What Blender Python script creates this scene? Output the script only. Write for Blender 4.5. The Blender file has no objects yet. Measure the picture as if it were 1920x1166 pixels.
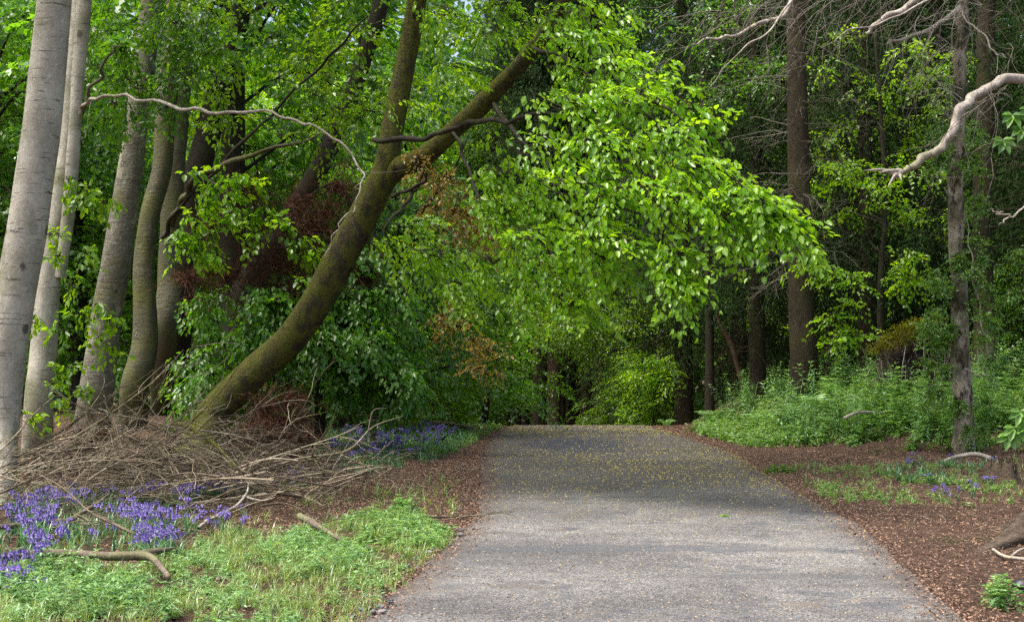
import bpy, math
import numpy as np
from mathutils import Vector
RAD = math.radians
S = bpy.context.scene
C = S.collection

# ---------------------------------------------------------------- camera, sky, sun, exposure
F, CX, CY, HOR, EYE = 2667.0, 960.0, 583.0, 690.0, 1.6
PITCH = math.atan((HOR - CY) / F)
cam = bpy.data.cameras.new('camera')
cam.sensor_width = 36.0
cam.lens = 36.0 * F / 1920.0
cam.clip_start, cam.clip_end = 0.1, 1500.0
cam.dof.use_dof = True
cam.dof.focus_distance = 18.0
cam.dof.aperture_fstop = 7.0
cam_o = bpy.data.objects.new('camera', cam)
C.objects.link(cam_o)
cam_o.location = (0, 0, EYE)
cam_o.rotation_euler = (math.pi / 2 + PITCH, 0, 0)
S.camera = cam_o

SUN_EL, SUN_AZ = 66.0, 244.0        # azimuth the light comes FROM, clockwise from +Y: behind the camera, to the left
W = bpy.data.worlds.new('World')
S.world = W
W.use_nodes = True
wn = W.node_tree
sky = wn.nodes.new('ShaderNodeTexSky')
sky.sky_type = 'NISHITA'
sky.sun_disc = False
sky.sun_elevation = RAD(SUN_EL)
sky.sun_rotation = RAD(SUN_AZ)
sky.dust_density = 6.0
sky.ozone_density = 0.4
wn.links.new(sky.outputs[0], wn.nodes['Background'].inputs[0])
wn.nodes['Background'].inputs[1].default_value = 0.11
sl = bpy.data.lights.new('sun', 'SUN')
sl.energy = 1.5
sl.angle = RAD(24)
sl.color = (1.0, 0.97, 0.90)
so = bpy.data.objects.new('sun', sl)
C.objects.link(so)
sdir = Vector((math.sin(RAD(SUN_AZ)) * math.cos(RAD(SUN_EL)), math.cos(RAD(SUN_AZ)) * math.cos(RAD(SUN_EL)), math.sin(RAD(SUN_EL))))
so.rotation_euler = sdir.to_track_quat('Z', 'Y').to_euler()
S.view_settings.view_transform = 'Standard'
S.view_settings.look = 'None'
S.view_settings.exposure = 1.7
S.view_settings.gamma = 1.0
cy = S.cycles
cy.max_bounces = 8
cy.diffuse_bounces = 4
cy.glossy_bounces = 2
cy.transmission_bounces = 5
cy.sample_clamp_indirect = 4.0
cy.use_denoising = False

# ---------------------------------------------------------------- geometry helpers
def P(px, py, d):
    """point seen at photo pixel (px,py) at depth d metres ahead"""
    a, b = (px - CX) / F, (CY - py) / F
    v = np.array([a, math.cos(PITCH) - b * math.sin(PITCH), math.sin(PITCH) + b * math.cos(PITCH)])
    v = v * (d / v[1])
    return np.array([v[0], v[1], EYE + v[2]])

def sstep(t, a, b):
    t = np.clip((t - a) / (b - a), 0, 1)
    return t * t * (3 - 2 * t)

LEFT = np.array([(-30, -1.9), (0, -1.6), (6, -1.4), (8.9, -1.05), (10.2, -0.90), (12.9, -0.60), (15, -0.39), (18.5, -0.40), (26.7, -0.57), (32.8, -0.5), (39.9, -0.05), (60, 0.9), (90, 2.4)])
RIGHT = np.array([(-30, 2.2), (0, 2.4), (6, 2.65), (8.9, 2.82), (11.5, 3.16), (14.7, 3.53), (19.4, 3.72), (26.7, 4.15), (32.8, 4.1), (39.9, 3.85), (60, 4.4), (90, 5.6)])
def edgeL(y): return np.interp(y, LEFT[:, 0], LEFT[:, 1])
def edgeR(y): return np.interp(y, RIGHT[:, 0], RIGHT[:, 1])

def wob(x, y, s=1.0):
    return (np.sin(1.7 * x * s + 0.6 * y * s) + np.sin(2.9 * y * s - 1.1 * x * s + 1.3) + np.sin(4.3 * x * s + 3.1 * y * s + 2.0) * .6
            + np.sin(7.1 * y * s - 5.2 * x * s + .4) * .4) / 3.0

def hbase(x, y):
    d = np.maximum(0, y - 38.5)
    z = -3.2 * (1 - np.exp(-(d / 20.0) ** 2))
    z = z + 1.0 * sstep(x - edgeR(y), 0.9, 3.6) * sstep(y, 24.5, 32)
    z = z + 0.55 * sstep(edgeL(y) - x, 1.8, 6.0) * sstep(y, 19, 31)
    z = z + 0.5 * sstep(x - edgeR(y), 1.2, 3.5) * (1 - sstep(y, 10, 17)) * 0.5
    return z

def H(x, y):
    x = np.asarray(x, float); y = np.asarray(y, float)
    m = np.maximum(edgeL(y) - x, x - edgeR(y))
    return hbase(x, y) + 0.045 * wob(x, y, .9) * sstep(m, 0.0, 1.0) + 0.02 * wob(x, y, 3.3) * sstep(m, 0.0, .5) + 0.02 * sstep(m, 0.02, 0.3) - 0.012

def G(px, py):
    """ground point under photo pixel"""
    lo = 39.0
    for d in np.arange(3.0, 60, 0.1):
        p = P(px, py, d)
        if p[2] <= H(p[0], p[1]):
            lo = d
            break
    p = P(px, py, lo)
    p[2] = float(H(p[0], p[1]))
    return p

class Geo:
    def __init__(s): s.V = []; s.F = []; s.R = []; s.n = 0
    def add(s, V, Fc, R=None):
        V = np.asarray(V, float).reshape(-1, 3); Fc = np.asarray(Fc, int).reshape(-1, 4)
        s.V.append(V); s.F.append(Fc + s.n); s.n += len(V)
        s.R.append(np.full(len(Fc), 0.5) if R is None else np.broadcast_to(np.asarray(R, float), (len(Fc),)))
    def mesh(s, name, smooth=True):
        V = np.concatenate(s.V); Fc = np.concatenate(s.F); R = np.concatenate(s.R)
        me = bpy.data.meshes.new(name)
        me.vertices.add(len(V)); me.vertices.foreach_set('co', V.astype(np.float32).ravel())
        me.loops.add(len(Fc) * 4); me.loops.foreach_set('vertex_index', Fc.astype(np.int32).ravel())
        me.polygons.add(len(Fc)); me.polygons.foreach_set('loop_start', np.arange(0, len(Fc) * 4, 4, dtype=np.int32))
        me.polygons.foreach_set('use_smooth', np.full(len(Fc), smooth))
        a = me.attributes.new('rnd', 'FLOAT', 'FACE'); a.data.foreach_set('value', R.astype(np.float32))
        me.update(calc_edges=True)
        return me

def link(name, geo, mat, parent=None, smooth=True):
    me = geo.mesh(name, smooth) if isinstance(geo, Geo) else geo
    if isinstance(geo, Geo): me.materials.append(mat)
    o = bpy.data.objects.new(name, me); C.objects.link(o)
    if parent: o.parent = parent
    return o

def tag(o, label, cat, group=None, kind=None):
    if label: o['label'] = label
    if cat: o['category'] = cat
    if group: o['group'] = group
    if kind: o['kind'] = kind
    return o

def thing(name, label, cat, loc=(0, 0, 0), group=None):
    o = bpy.data.objects.new(name, None); C.objects.link(o)
    o.location = tuple(float(v) for v in loc); o.empty_display_size = .2
    return tag(o, label, cat, group)

def child(name, geo, mat, parent, smooth=True):
    """geometry given in world coordinates, parented to an unrotated thing"""
    off = np.array(parent.location)
    geo.V = [v - off for v in geo.V]
    return link(name, geo, mat, parent, smooth)

def dup(root, loc, rz=0, sc=1.0, label=None, mats=None, tilt=(0, 0)):
    r = root.copy(); C.objects.link(r); r.location = tuple(float(v) for v in loc)
    r.rotation_euler = (tilt[0], tilt[1], rz); r.scale = (sc, sc, sc) if np.isscalar(sc) else sc
    if label: r['label'] = label
    if mats and r.type == 'MESH':
        for k, m in mats.items():
            if r.name.startswith(k): r.material_slots[0].link = 'OBJECT'; r.material_slots[0].material = m
    for ch in list(root.children):
        c = ch.copy(); C.objects.link(c); c.parent = r
        if mats:
            for k, m in mats.items():
                if ch.name.startswith(k): c.material_slots[0].link = 'OBJECT'; c.material_slots[0].material = m
    return r

def smooth_path(pts, n):
    pts = np.asarray(pts, float)
    if len(pts) < 3:
        return np.array([pts[0] + (pts[-1] - pts[0]) * t for t in np.linspace(0, 1, n)])
    ext = np.vstack([2 * pts[0] - pts[1], pts, 2 * pts[-1] - pts[-2]])
    out = []
    for u in np.linspace(0, len(pts) - 1 - 1e-6, n):
        i = int(u); t = u - i
        a, b, c, d = ext[i:i + 4]
        out.append(.5 * ((2 * b) + (c - a) * t + (2 * a - 5 * b + 4 * c - d) * t * t + (3 * b - a - 3 * c + d) * t ** 3))
    return np.array(out)

def tube(g, pts, radii, n=24, sides=10, bump=0.0, seed=0, flare=0.0, cap=True):
    path = smooth_path(pts, n)
    radii = np.asarray(radii, float)
    r = np.interp(np.linspace(0, 1, n), np.linspace(0, 1, len(radii)), radii)
    T = np.gradient(path, axis=0); T /= np.linalg.norm(T, axis=1)[:, None] + 1e-9
    ref = np.array([0.9, .1, .3]) if abs(T[0][0]) < .8 else np.array([0, .3, 1.])
    A = np.cross(T, ref); A /= np.linalg.norm(A, axis=1)[:, None] + 1e-9
    B = np.cross(T, A)
    th = np.linspace(0, 2 * np.pi, sides, endpoint=False)
    L = np.concatenate([[0], np.cumsum(np.linalg.norm(np.diff(path, axis=0), axis=1))])
    rr = r[:, None] * np.ones(sides)
    if bump:
        q = seed * 1.37
        rr = rr * (1 + bump * (np.sin(3 * th[None] + q + L[:, None] * .9) * .5 + np.sin(2 * th[None] - q + L[:, None] * 2.1) * .5
                   + .45 * np.sin(5 * th[None] + 2.2 * q - L[:, None] * 3.7) + .5 * np.sin(L[:, None] * 5.3 + q + th[None])))
    if flare:
        f = np.exp(-L / .35)[:, None]
        rr = rr * (1 + flare * f * (.55 + .45 * np.sin(5 * th[None] + seed)))
    V = path[:, None] + A[:, None] * (np.cos(th)[None, :, None] * rr[..., None]) + B[:, None] * (np.sin(th)[None, :, None] * rr[..., None])
    if cap:
        V = np.concatenate([V, np.repeat(path[-1][None, None] + T[-1] * .002, sides, axis=1)], axis=0); n += 1
    i = np.arange(n - 1)[:, None] * sides; j = np.arange(sides)[None]; k = (j + 1) % sides
    Fq = np.stack([i + j, i + k, i + sides + k, i + sides + j], -1).reshape(-1, 4)
    g.add(V.reshape(-1, 3), Fq)
    return path

def nrm(v): return v / (np.linalg.norm(v, axis=-1, keepdims=True) + 1e-9)

def twig_tubes(g, A, B, r0, r1, sag, rng, seg=4):
    """many thin 3-sided bent tubes from A to B, vectorised"""
    A = np.asarray(A, float); B = np.asarray(B, float); m = len(A)
    r0 = np.broadcast_to(r0, (m,)); r1 = np.broadcast_to(r1, (m,))
    t = np.linspace(0, 1, seg + 1)[None, :, None]
    L = np.linalg.norm(B - A, axis=1)[:, None, None]
    off = rng.normal(0, 1, (m, 1, 3)) * L * .08; off[..., 2] -= sag * L[..., 0]
    path = A[:, None] * (1 - t) + B[:, None] * t + off * 4 * t * (1 - t)
    if seg > 2: path[:, 1:-1] += rng.normal(0, .012, (m, seg - 1, 3)) * L
    T = nrm(B - A)
    U = nrm(np.cross(T, np.array([.3, .2, .93]))); Wv = np.cross(T, U)
    r = r0[:, None] * (1 - t[..., 0]) + r1[:, None] * t[..., 0]
    V = []
    for a in (0, 2.094, 4.189):
        V.append(path + (U[:, None] * math.cos(a) + Wv[:, None] * math.sin(a)) * r[..., None])
    V = np.stack(V, 2)                       # m, seg+1, 3, 3
    b = (np.arange(m) * (seg + 1) * 3)[:, None, None]; i = (np.arange(seg) * 3)[None, :, None]; j = np.arange(3)[None, None]; k = (j + 1) % 3
    Fq = np.stack([b + i + j, b + i + k, b + i + 3 + k, b + i + 3 + j], -1).reshape(-1, 4)
    g.add(V.reshape(-1, 3), Fq, np.repeat(rng.random(m), seg * 3))
    return path

def leaves(g, O, D, N, size, wid, rng, lod=1, fold=.18, R=None, curl=.15):
    """leaf blades at O pointing along D with normal N"""
    m = len(O); D = nrm(D); Sd = nrm(np.cross(N, D)); N = np.cross(D, Sd)
    size = np.broadcast_to(size, (m,))[:, None]; w = size * wid
    R = rng.random(m) if R is None else R
    tip = O + D * size - N * size * curl
    if lod:
        a = O + D * size * .28; b = O + D * size * .66 - N * size * curl * .3
        lift = N * size * fold * .5
        V = np.stack([O, a + Sd * w * .46 + lift, b + Sd * w * .42 + lift, tip, b - Sd * w * .42 + lift, a - Sd * w * .46 + lift], 1)
        i = (np.arange(m) * 6)[:, None]
        Fq = np.concatenate([i + np.array([[0, 3, 2, 1]]), i + np.array([[0, 5, 4, 3]])])
        R = np.concatenate([R, R])
    else:
        a = O + D * size * .45
        V = np.stack([O, a + Sd * w * .5, tip, a - Sd * w * .5], 1)
        Fq = (np.arange(m) * 4)[:, None] + np.array([[0, 3, 2, 1]])
    g.add(V.reshape(-1, 3), Fq, R)

def sprays(gl, gt, O, D, L, nl, size, rng, wid=.62, lod=1, droop=.35, flat=.45, jit=.45, spread=.38, hang=.35):
    """flat leafy sprays: axis along D, leaves alternating in one plane"""
    m = len(O); D = nrm(D); L = np.broadcast_to(L, (m,))
    up = nrm(np.array([[0, 0, 1.]]) + rng.normal(0, flat, (m, 3)))
    Sd = nrm(np.cross(D, up)); Nn = np.cross(Sd, D)
    t = (np.arange(nl) + .5)[None] / nl * np.ones((m, 1)) + rng.normal(0, .03, (m, nl)); t = np.clip(t, .02, 1)
    side = np.where(np.arange(nl) % 2, 1., -1.)[None] * np.ones((m, 1))
    lat = side * rng.random((m, nl)) * spread * (1.15 - t) * (.3 + np.sin(np.pi * np.clip(t, 0, 1)) * .9)
    Lx = L[:, None, None]
    pos = O[:, None] + D[:, None] * (t[..., None] * Lx) + Sd[:, None] * (lat[..., None] * Lx)
    pos[..., 2] -= droop * Lx[..., 0] * (t ** 2 + np.abs(lat) * .8)
    pos += rng.normal(0, .02, pos.shape) * Lx
    ld = D[:, None] * .8 + Sd[:, None] * side[..., None] * .75 + rng.normal(0, .3, pos.shape); ld[..., 2] -= hang
    ln = Nn[:, None] + rng.normal(0, jit, pos.shape)
    q = np.clip(rng.random((m, 1)) * .6 + rng.random((m, nl)) * .4, 0, 1).ravel()
    leaves(gl, pos.reshape(-1, 3), ld.reshape(-1, 3), ln.reshape(-1, 3), size * rng.uniform(.5, 1.22, m * nl), wid, rng, lod, R=q)
    if gt is not None:
        E = O + D * L[:, None]; E[:, 2] -= droop * L
        twig_tubes(gt, O, E, .006 * L + .002, .0015, -.05, rng, 3)

# ---------------------------------------------------------------- materials
def newmat(name):
    m = bpy.data.materials.new(name); m.use_nodes = True
    nt = m.node_tree; b = nt.nodes['Principled BSDF']
    return m, nt, b
def nd(nt, t, **kw):
    n = nt.nodes.new('ShaderNode' + t)
    for k, v in kw.items():
        if k.startswith('i_'): n.inputs[k[2:].replace('_', ' ')].default_value = v
        else: setattr(n, k, v)
    return n
def ramp(nt, src, stops):
    r = nt.nodes.new('ShaderNodeValToRGB'); e = r.color_ramp.elements
    while len(e) < len(stops): e.new(.5)
    for i, (p, c) in enumerate(stops):
        e[i].position = p; e[i].color = (*c, 1) if len(c) == 3 else c
    nt.links.new(src, r.inputs[0]); return r.outputs[0]
def mix(nt, f, a, b, mode='MIX'):
    n = nt.nodes.new('ShaderNodeMix'); n.data_type = 'RGBA'; n.blend_type = mode
    for idx, v in ((0, f), (6, a), (7, b)):
        if hasattr(v, 'is_linked'): nt.links.new(v, n.inputs[idx])
        else: n.inputs[idx].default_value = v if idx == 0 else (*v, 1)
    return n.outputs[2]
def noise(nt, co, scale, detail=6, rough=.6, stretch=None):
    if stretch:
        mp = nt.nodes.new('ShaderNodeMapping'); mp.inputs['Scale'].default_value = stretch
        nt.links.new(co, mp.inputs[0]); co = mp.outputs[0]
    n = nt.nodes.new('ShaderNodeTexNoise'); n.inputs['Scale'].default_value = scale; n.inputs['Detail'].default_value = detail
    n.inputs['Roughness'].default_value = rough
    nt.links.new(co, n.inputs['Vector']); return n.outputs['Fac']
def bumpn(nt, b, src, strength=.5, dist=.02):
    n = nt.nodes.new('ShaderNodeBump'); n.inputs['Strength'].default_value = strength; n.inputs['Distance'].default_value = dist
    nt.links.new(src, n.inputs['Height']); nt.links.new(n.outputs[0], b.inputs['Normal'])

def leafmat(name, lo, hi, trans=.45, rough=.34, spec=.8, tmul=1.9):
    m, nt, b = newmat(name)
    at = nd(nt, 'Attribute', attribute_name='rnd')
    oi = nd(nt, 'ObjectInfo')
    mid = tuple((a + c) / 2 for a, c in zip(lo, hi))
    col = ramp(nt, at.outputs['Fac'], [(0, lo), (.55, mid), (1, hi)])
    hs = nt.nodes.new('ShaderNodeHueSaturation')
    mr = nd(nt, 'MapRange'); mr.inputs['To Min'].default_value = .82; mr.inputs['To Max'].default_value = 1.18
    nt.links.new(oi.outputs['Random'], mr.inputs['Value']); nt.links.new(mr.outputs[0], hs.inputs['Value'])
    nt.links.new(col, hs.inputs['Color'])
    nt.links.new(hs.outputs[0], b.inputs['Base Color'])
    b.inputs['Roughness'].default_value = rough; b.inputs['Specular IOR Level'].default_value = spec
    tr = nt.nodes.new('ShaderNodeBsdfTranslucent')
    tc = mix(nt, 1.0, hs.outputs[0], (tmul * 1.15, tmul, tmul * .45), 'MULTIPLY')
    nt.links.new(tc, tr.inputs[0])
    ms = nt.nodes.new('ShaderNodeMixShader'); ms.inputs[0].default_value = trans
    nt.links.new(b.outputs[0], ms.inputs[1]); nt.links.new(tr.outputs[0], ms.inputs[2])
    nt.links.new(ms.outputs[0], nt.nodes['Material Output'].inputs[0])
    return m

M = {}
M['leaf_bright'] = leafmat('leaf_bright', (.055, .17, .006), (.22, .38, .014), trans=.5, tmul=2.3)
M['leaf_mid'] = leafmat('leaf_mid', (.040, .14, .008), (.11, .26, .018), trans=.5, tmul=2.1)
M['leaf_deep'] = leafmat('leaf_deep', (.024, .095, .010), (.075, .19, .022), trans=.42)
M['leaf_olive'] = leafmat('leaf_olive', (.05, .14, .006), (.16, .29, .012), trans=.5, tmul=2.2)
M['leaf_gold'] = leafmat('leaf_gold', (.20, .16, .03), (.42, .30, .08))
M['leaf_ivy'] = leafmat('leaf_ivy', (.06, .18, .02), (.20, .38, .06), trans=.4, rough=.35)
M['needles'] = leafmat('needles', (.012, .032, .009), (.040, .074, .022), trans=.15, rough=.8, spec=.08, tmul=1.2)
M['rust'] = leafmat('rust_needles', (.045, .022, .015), (.14, .068, .044), trans=.15, rough=.8, spec=.1, tmul=1.0)
M['herb'] = leafmat('herb', (.05, .15, .04), (.27, .46, .17), trans=.35, rough=.45)
M['herb_blue'] = leafmat('herb_blue', (.06, .17, .03), (.23, .40, .11), trans=.35, rough=.38)
M['grass'] = leafmat('grass', (.08, .17, .03), (.26, .34, .10), trans=.3)
M['moss'] = leafmat('moss', (.06, .075, .006), (.17, .17, .015), trans=.2, rough=.9, spec=.1)
M['bell_leaf'] = leafmat('bluebell_leaf', (.05, .15, .05), (.13, .28, .13), trans=.25, rough=.28, spec=.7, tmul=1.2)
M['bell'] = leafmat('bluebell_flower', (.08, .05, .28), (.22, .15, .50), trans=.25, rough=.5, tmul=1.0)
M['litter'] = leafmat('litter', (.035, .018, .012), (.38, .24, .165), trans=.0, rough=.8, spec=.2)
M['straw'] = leafmat('straw', (.16, .11, .06), (.36, .27, .17), trans=.0, rough=.8, spec=.2)
M['fleck'] = leafmat('fleck', (.30, .25, .05), (.55, .48, .14), trans=.1, rough=.8, spec=.2)

BS = 1.0
def barkmat(name, c1, c2, moss=(0.07, .08, .012), mossamt=.3, spots=None, stretch=(1, 1, 5), scale=6, bmp=.4, streak=None, mosstop=0., bd=.02, vary=False, knots=0, mot=(.45, 1.5), patch=None):
    m, nt, b = newmat(name)
    co = nd(nt, 'TexCoord').outputs['Object']
    n1 = noise(nt, co, scale, 8, .65, stretch)
    col = ramp(nt, n1, [(.3, c1), (.7, c2)])
    n2 = noise(nt, co, 1.3, 6, .6)
    if streak:
        n4 = noise(nt, co, 9, 4, .6, (.35, .35, 4.0))
        f4 = ramp(nt, n4, [(.60, (0, 0, 0)), (.66, (1, 1, 1))])
        col = mix(nt, f4, col, streak)
    if spots:
        v = noise(nt, co, 26, 3, .6)
        f3 = ramp(nt, v, [(.60, (0, 0, 0)), (.70, (1, 1, 1))])
        col = mix(nt, f3, col, spots)
    if patch:
        pf = ramp(nt, noise(nt, co, patch[1], 6, .65, (1, 1, .45)), [(patch[2], (0, 0, 0)), (patch[2] + .06, (1, 1, 1))])
        col = mix(nt, pf, col, patch[0])
    if knots:
        wp = nd(nt, 'Mapping'); wp.inputs['Scale'].default_value = (1, 1, .75); nt.links.new(co, wp.inputs[0])
        vk = nd(nt, 'TexVoronoi', feature='F1'); vk.inputs['Scale'].default_value = knots; nt.links.new(wp.outputs[0], vk.inputs['Vector'])
        jn = nd(nt, 'Math', operation='MULTIPLY_ADD'); nt.links.new(noise(nt, co, 18, 4, .7), jn.inputs[0]); jn.inputs[1].default_value = .12; nt.links.new(vk.outputs['Distance'], jn.inputs[2])
        kf = ramp(nt, jn.outputs[0], [(.17, (.85, .85, .85)), (.22, (0, 0, 0))])
        col = mix(nt, kf, col, tuple(v * .25 for v in c1))
    col = mix(nt, 1.0, col, ramp(nt, noise(nt, co, 34, 6, .8, (1, 1, .7)), [(.3, (mot[0],) * 3), (.7, (mot[1],) * 3)]), 'MULTIPLY')
    mf = ramp(nt, n2, [(.62 - mossamt * .4, (0, 0, 0)), (.80 - mossamt * .3, (1, 1, 1))])
    if mosstop:
        ge = nd(nt, 'NewGeometry'); sp = nd(nt, 'SeparateXYZ'); nt.links.new(ge.outputs['Normal'], sp.inputs[0])
        ad = nd(nt, 'Math', operation='MULTIPLY_ADD'); nt.links.new(sp.outputs['Z'], ad.inputs[0]); ad.inputs[1].default_value = mosstop; nt.links.new(n2, ad.inputs[2])
        mf = ramp(nt, ad.outputs[0], [(.42, (0, 0, 0)), (.72, (1, 1, 1))])
    mc = noise(nt, co, 40, 3, .7)
    mcol = ramp(nt, mc, [(.3, tuple(v * .5 for v in moss)), (.7, tuple(v * 1.6 for v in moss))])
    col = mix(nt, mf, col, mcol)
    if vary:
        at = nd(nt, 'Attribute', attribute_name='rnd'); oi = nd(nt, 'ObjectInfo')
        sm = nd(nt, 'Math', operation='ADD'); nt.links.new(at.outputs['Fac'], sm.inputs[0]); nt.links.new(oi.outputs['Random'], sm.inputs[1])
        fr = nd(nt, 'Math', operation='FRACT'); nt.links.new(sm.outputs[0], fr.inputs[0])
        col = mix(nt, 1.0, col, ramp(nt, fr.outputs[0], [(0, (.16, .13, .11)), (.4, (.6, .55, .48)), (.8, (1.3, 1.25, 1.15)), (1, (2.0, 1.95, 1.8))]), 'MULTIPLY')
    nt.links.new(col, b.inputs['Base Color']); b.inputs['Roughness'].default_value = .85; b.inputs['Specular IOR Level'].default_value = .25
    n5 = noise(nt, co, scale * 3.5, 8, .7, stretch)
    bumpn(nt, b, n5, bmp, bd)
    return m
M['beech'] = barkmat('beech_bark', (.24, .22, .17), (.46, .435, .36), mossamt=.25, spots=(.48, .47, .42), stretch=(1, 1, .7), scale=3, bmp=.6, bd=.02, streak=(.10, .085, .065), moss=(.13, .14, .06), knots=2.6, mot=(.75, 1.2), patch=((.24, .23, .17), 2.2, .60))
M['beech_mid'] = barkmat('beech_bark_mid', (.085, .08, .058), (.18, .17, .13), mossamt=.25, spots=(.30, .30, .25), stretch=(.5, .5, 1.6), scale=4, bmp=.9, bd=.03, streak=(.03, .025, .018), moss=(.10, .10, .035), knots=3.2, patch=((.24, .23, .17), 4.0, .56))
M['beech_green'] = barkmat('beech_bark_green', (.055, .053, .032), (.11, .105, .068), mossamt=.45, spots=(.2, .2, .14), stretch=(.5, .5, 1.6), scale=4, bmp=.9, bd=.03, streak=(.06, .05, .03), moss=(.085, .09, .025))
M['mossy'] = barkmat('mossy_bark', (.030, .026, .012), (.065, .057, .025), moss=(.075, .078, .008), mossamt=.6, mosstop=.36, spots=(.12, .12, .07), bmp=1.0, bd=.035, knots=2.4, patch=((.085, .090, .014), 5.5, .46), stretch=(1, 1, 1.2))
M['dark'] = barkmat('dark_bark', (.018, .014, .010), (.045, .036, .026), moss=(.035, .04, .012), mossamt=.3)
M['spruce'] = barkmat('spruce_bark', (.016, .012, .007), (.055, .041, .023), moss=(.045, .042, .013), mossamt=.45, stretch=(1.6, 1.6, .8), scale=9, bmp=1., spots=(.014, .010, .007), bd=.05, knots=4.0)
M['pine_red'] = barkmat('reddish_bark', (.08, .04, .03), (.17, .10, .075), moss=(.09, .09, .05), mossamt=.3, stretch=(1.6, 1.6, .5), scale=8)
M['pale'] = barkmat('pale_flaky_bark', (.26, .21, .155), (.62, .54, .44), moss=(.030, .032, .012), mossamt=.62, patch=((.045, .035, .022), 5.0, .52), stretch=(1.2, 1.2, .35), scale=7, bmp=.9, spots=(.06, .045, .03))
M['deadwood'] = barkmat('dead_wood', (.20, .17, .135), (.46, .41, .35), moss=(.15, .16, .06), mossamt=.15, stretch=(2, 2, .6), scale=9)
M['stick'] = barkmat('dry_stick', (.13, .11, .082), (.30, .26, .205), moss=(.13, .13, .06), mossamt=.25, vary=True)
M['grey_twig'] = barkmat('grey_twig', (.075, .064, .052), (.21, .185, .15), moss=(.09, .10, .05), mossamt=.2)
M['log'] = barkmat('lichen_log', (.06, .045, .032), (.17, .135, .10), moss=(.16, .18, .07), mossamt=.3, spots=(.34, .34, .28))
M['earth'] = barkmat('root_plate_earth', (.010, .006, .004), (.045, .026, .017), moss=(.05, .05, .01), mossamt=.15, bmp=1, bd=.08, scale=5, stretch=(1, 1, 1))
M['soil_root'] = barkmat('soil_root', (.05, .036, .025), (.16, .12, .085), moss=(.07, .07, .015), mossamt=.1, bmp=1, bd=.05)

def ramp_lim(nt, src, a, b, k):
    m = nt.nodes.new('ShaderNodeMapRange'); m.inputs['From Min'].default_value = a; m.inputs['From Max'].default_value = b
    m.inputs['To Min'].default_value = k; m.inputs['To Max'].default_value = 0; nt.links.new(src, m.inputs['Value']); return m.outputs[0]
def groundmat():
    m, nt, b = newmat('woodland_soil')
    co = nd(nt, 'TexCoord').outputs['Object']
    n1 = noise(nt, co, 9, 10, .75); n2 = noise(nt, co, .7, 5, .6); n3 = noise(nt, co, 60, 6, .8)
    col = ramp(nt, n1, [(.3, (.026, .017, .012)), (.5, (.095, .058, .041)), (.68, (.21, .14, .10))])
    ch = ramp(nt, n3, [(.55, (0, 0, 0)), (.68, (1, 1, 1))])
    col = mix(nt, ch, col, (.24, .15, .10))
    mf = ramp(nt, n2, [(.56, (0, 0, 0)), (.66, (.75, .75, .75))])
    col = mix(nt, mf, col, (.05, .065, .02))
    nt.links.new(col, b.inputs['Base Color']); b.inputs['Roughness'].default_value = .95; b.inputs['Specular IOR Level'].default_value = .15
    ad = nd(nt, 'Math', operation='ADD'); nt.links.new(n1, ad.inputs[0]); nt.links.new(n3, ad.inputs[1])
    bumpn(nt, b, ad.outputs[0], 1.0, .04)
    return m
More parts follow.
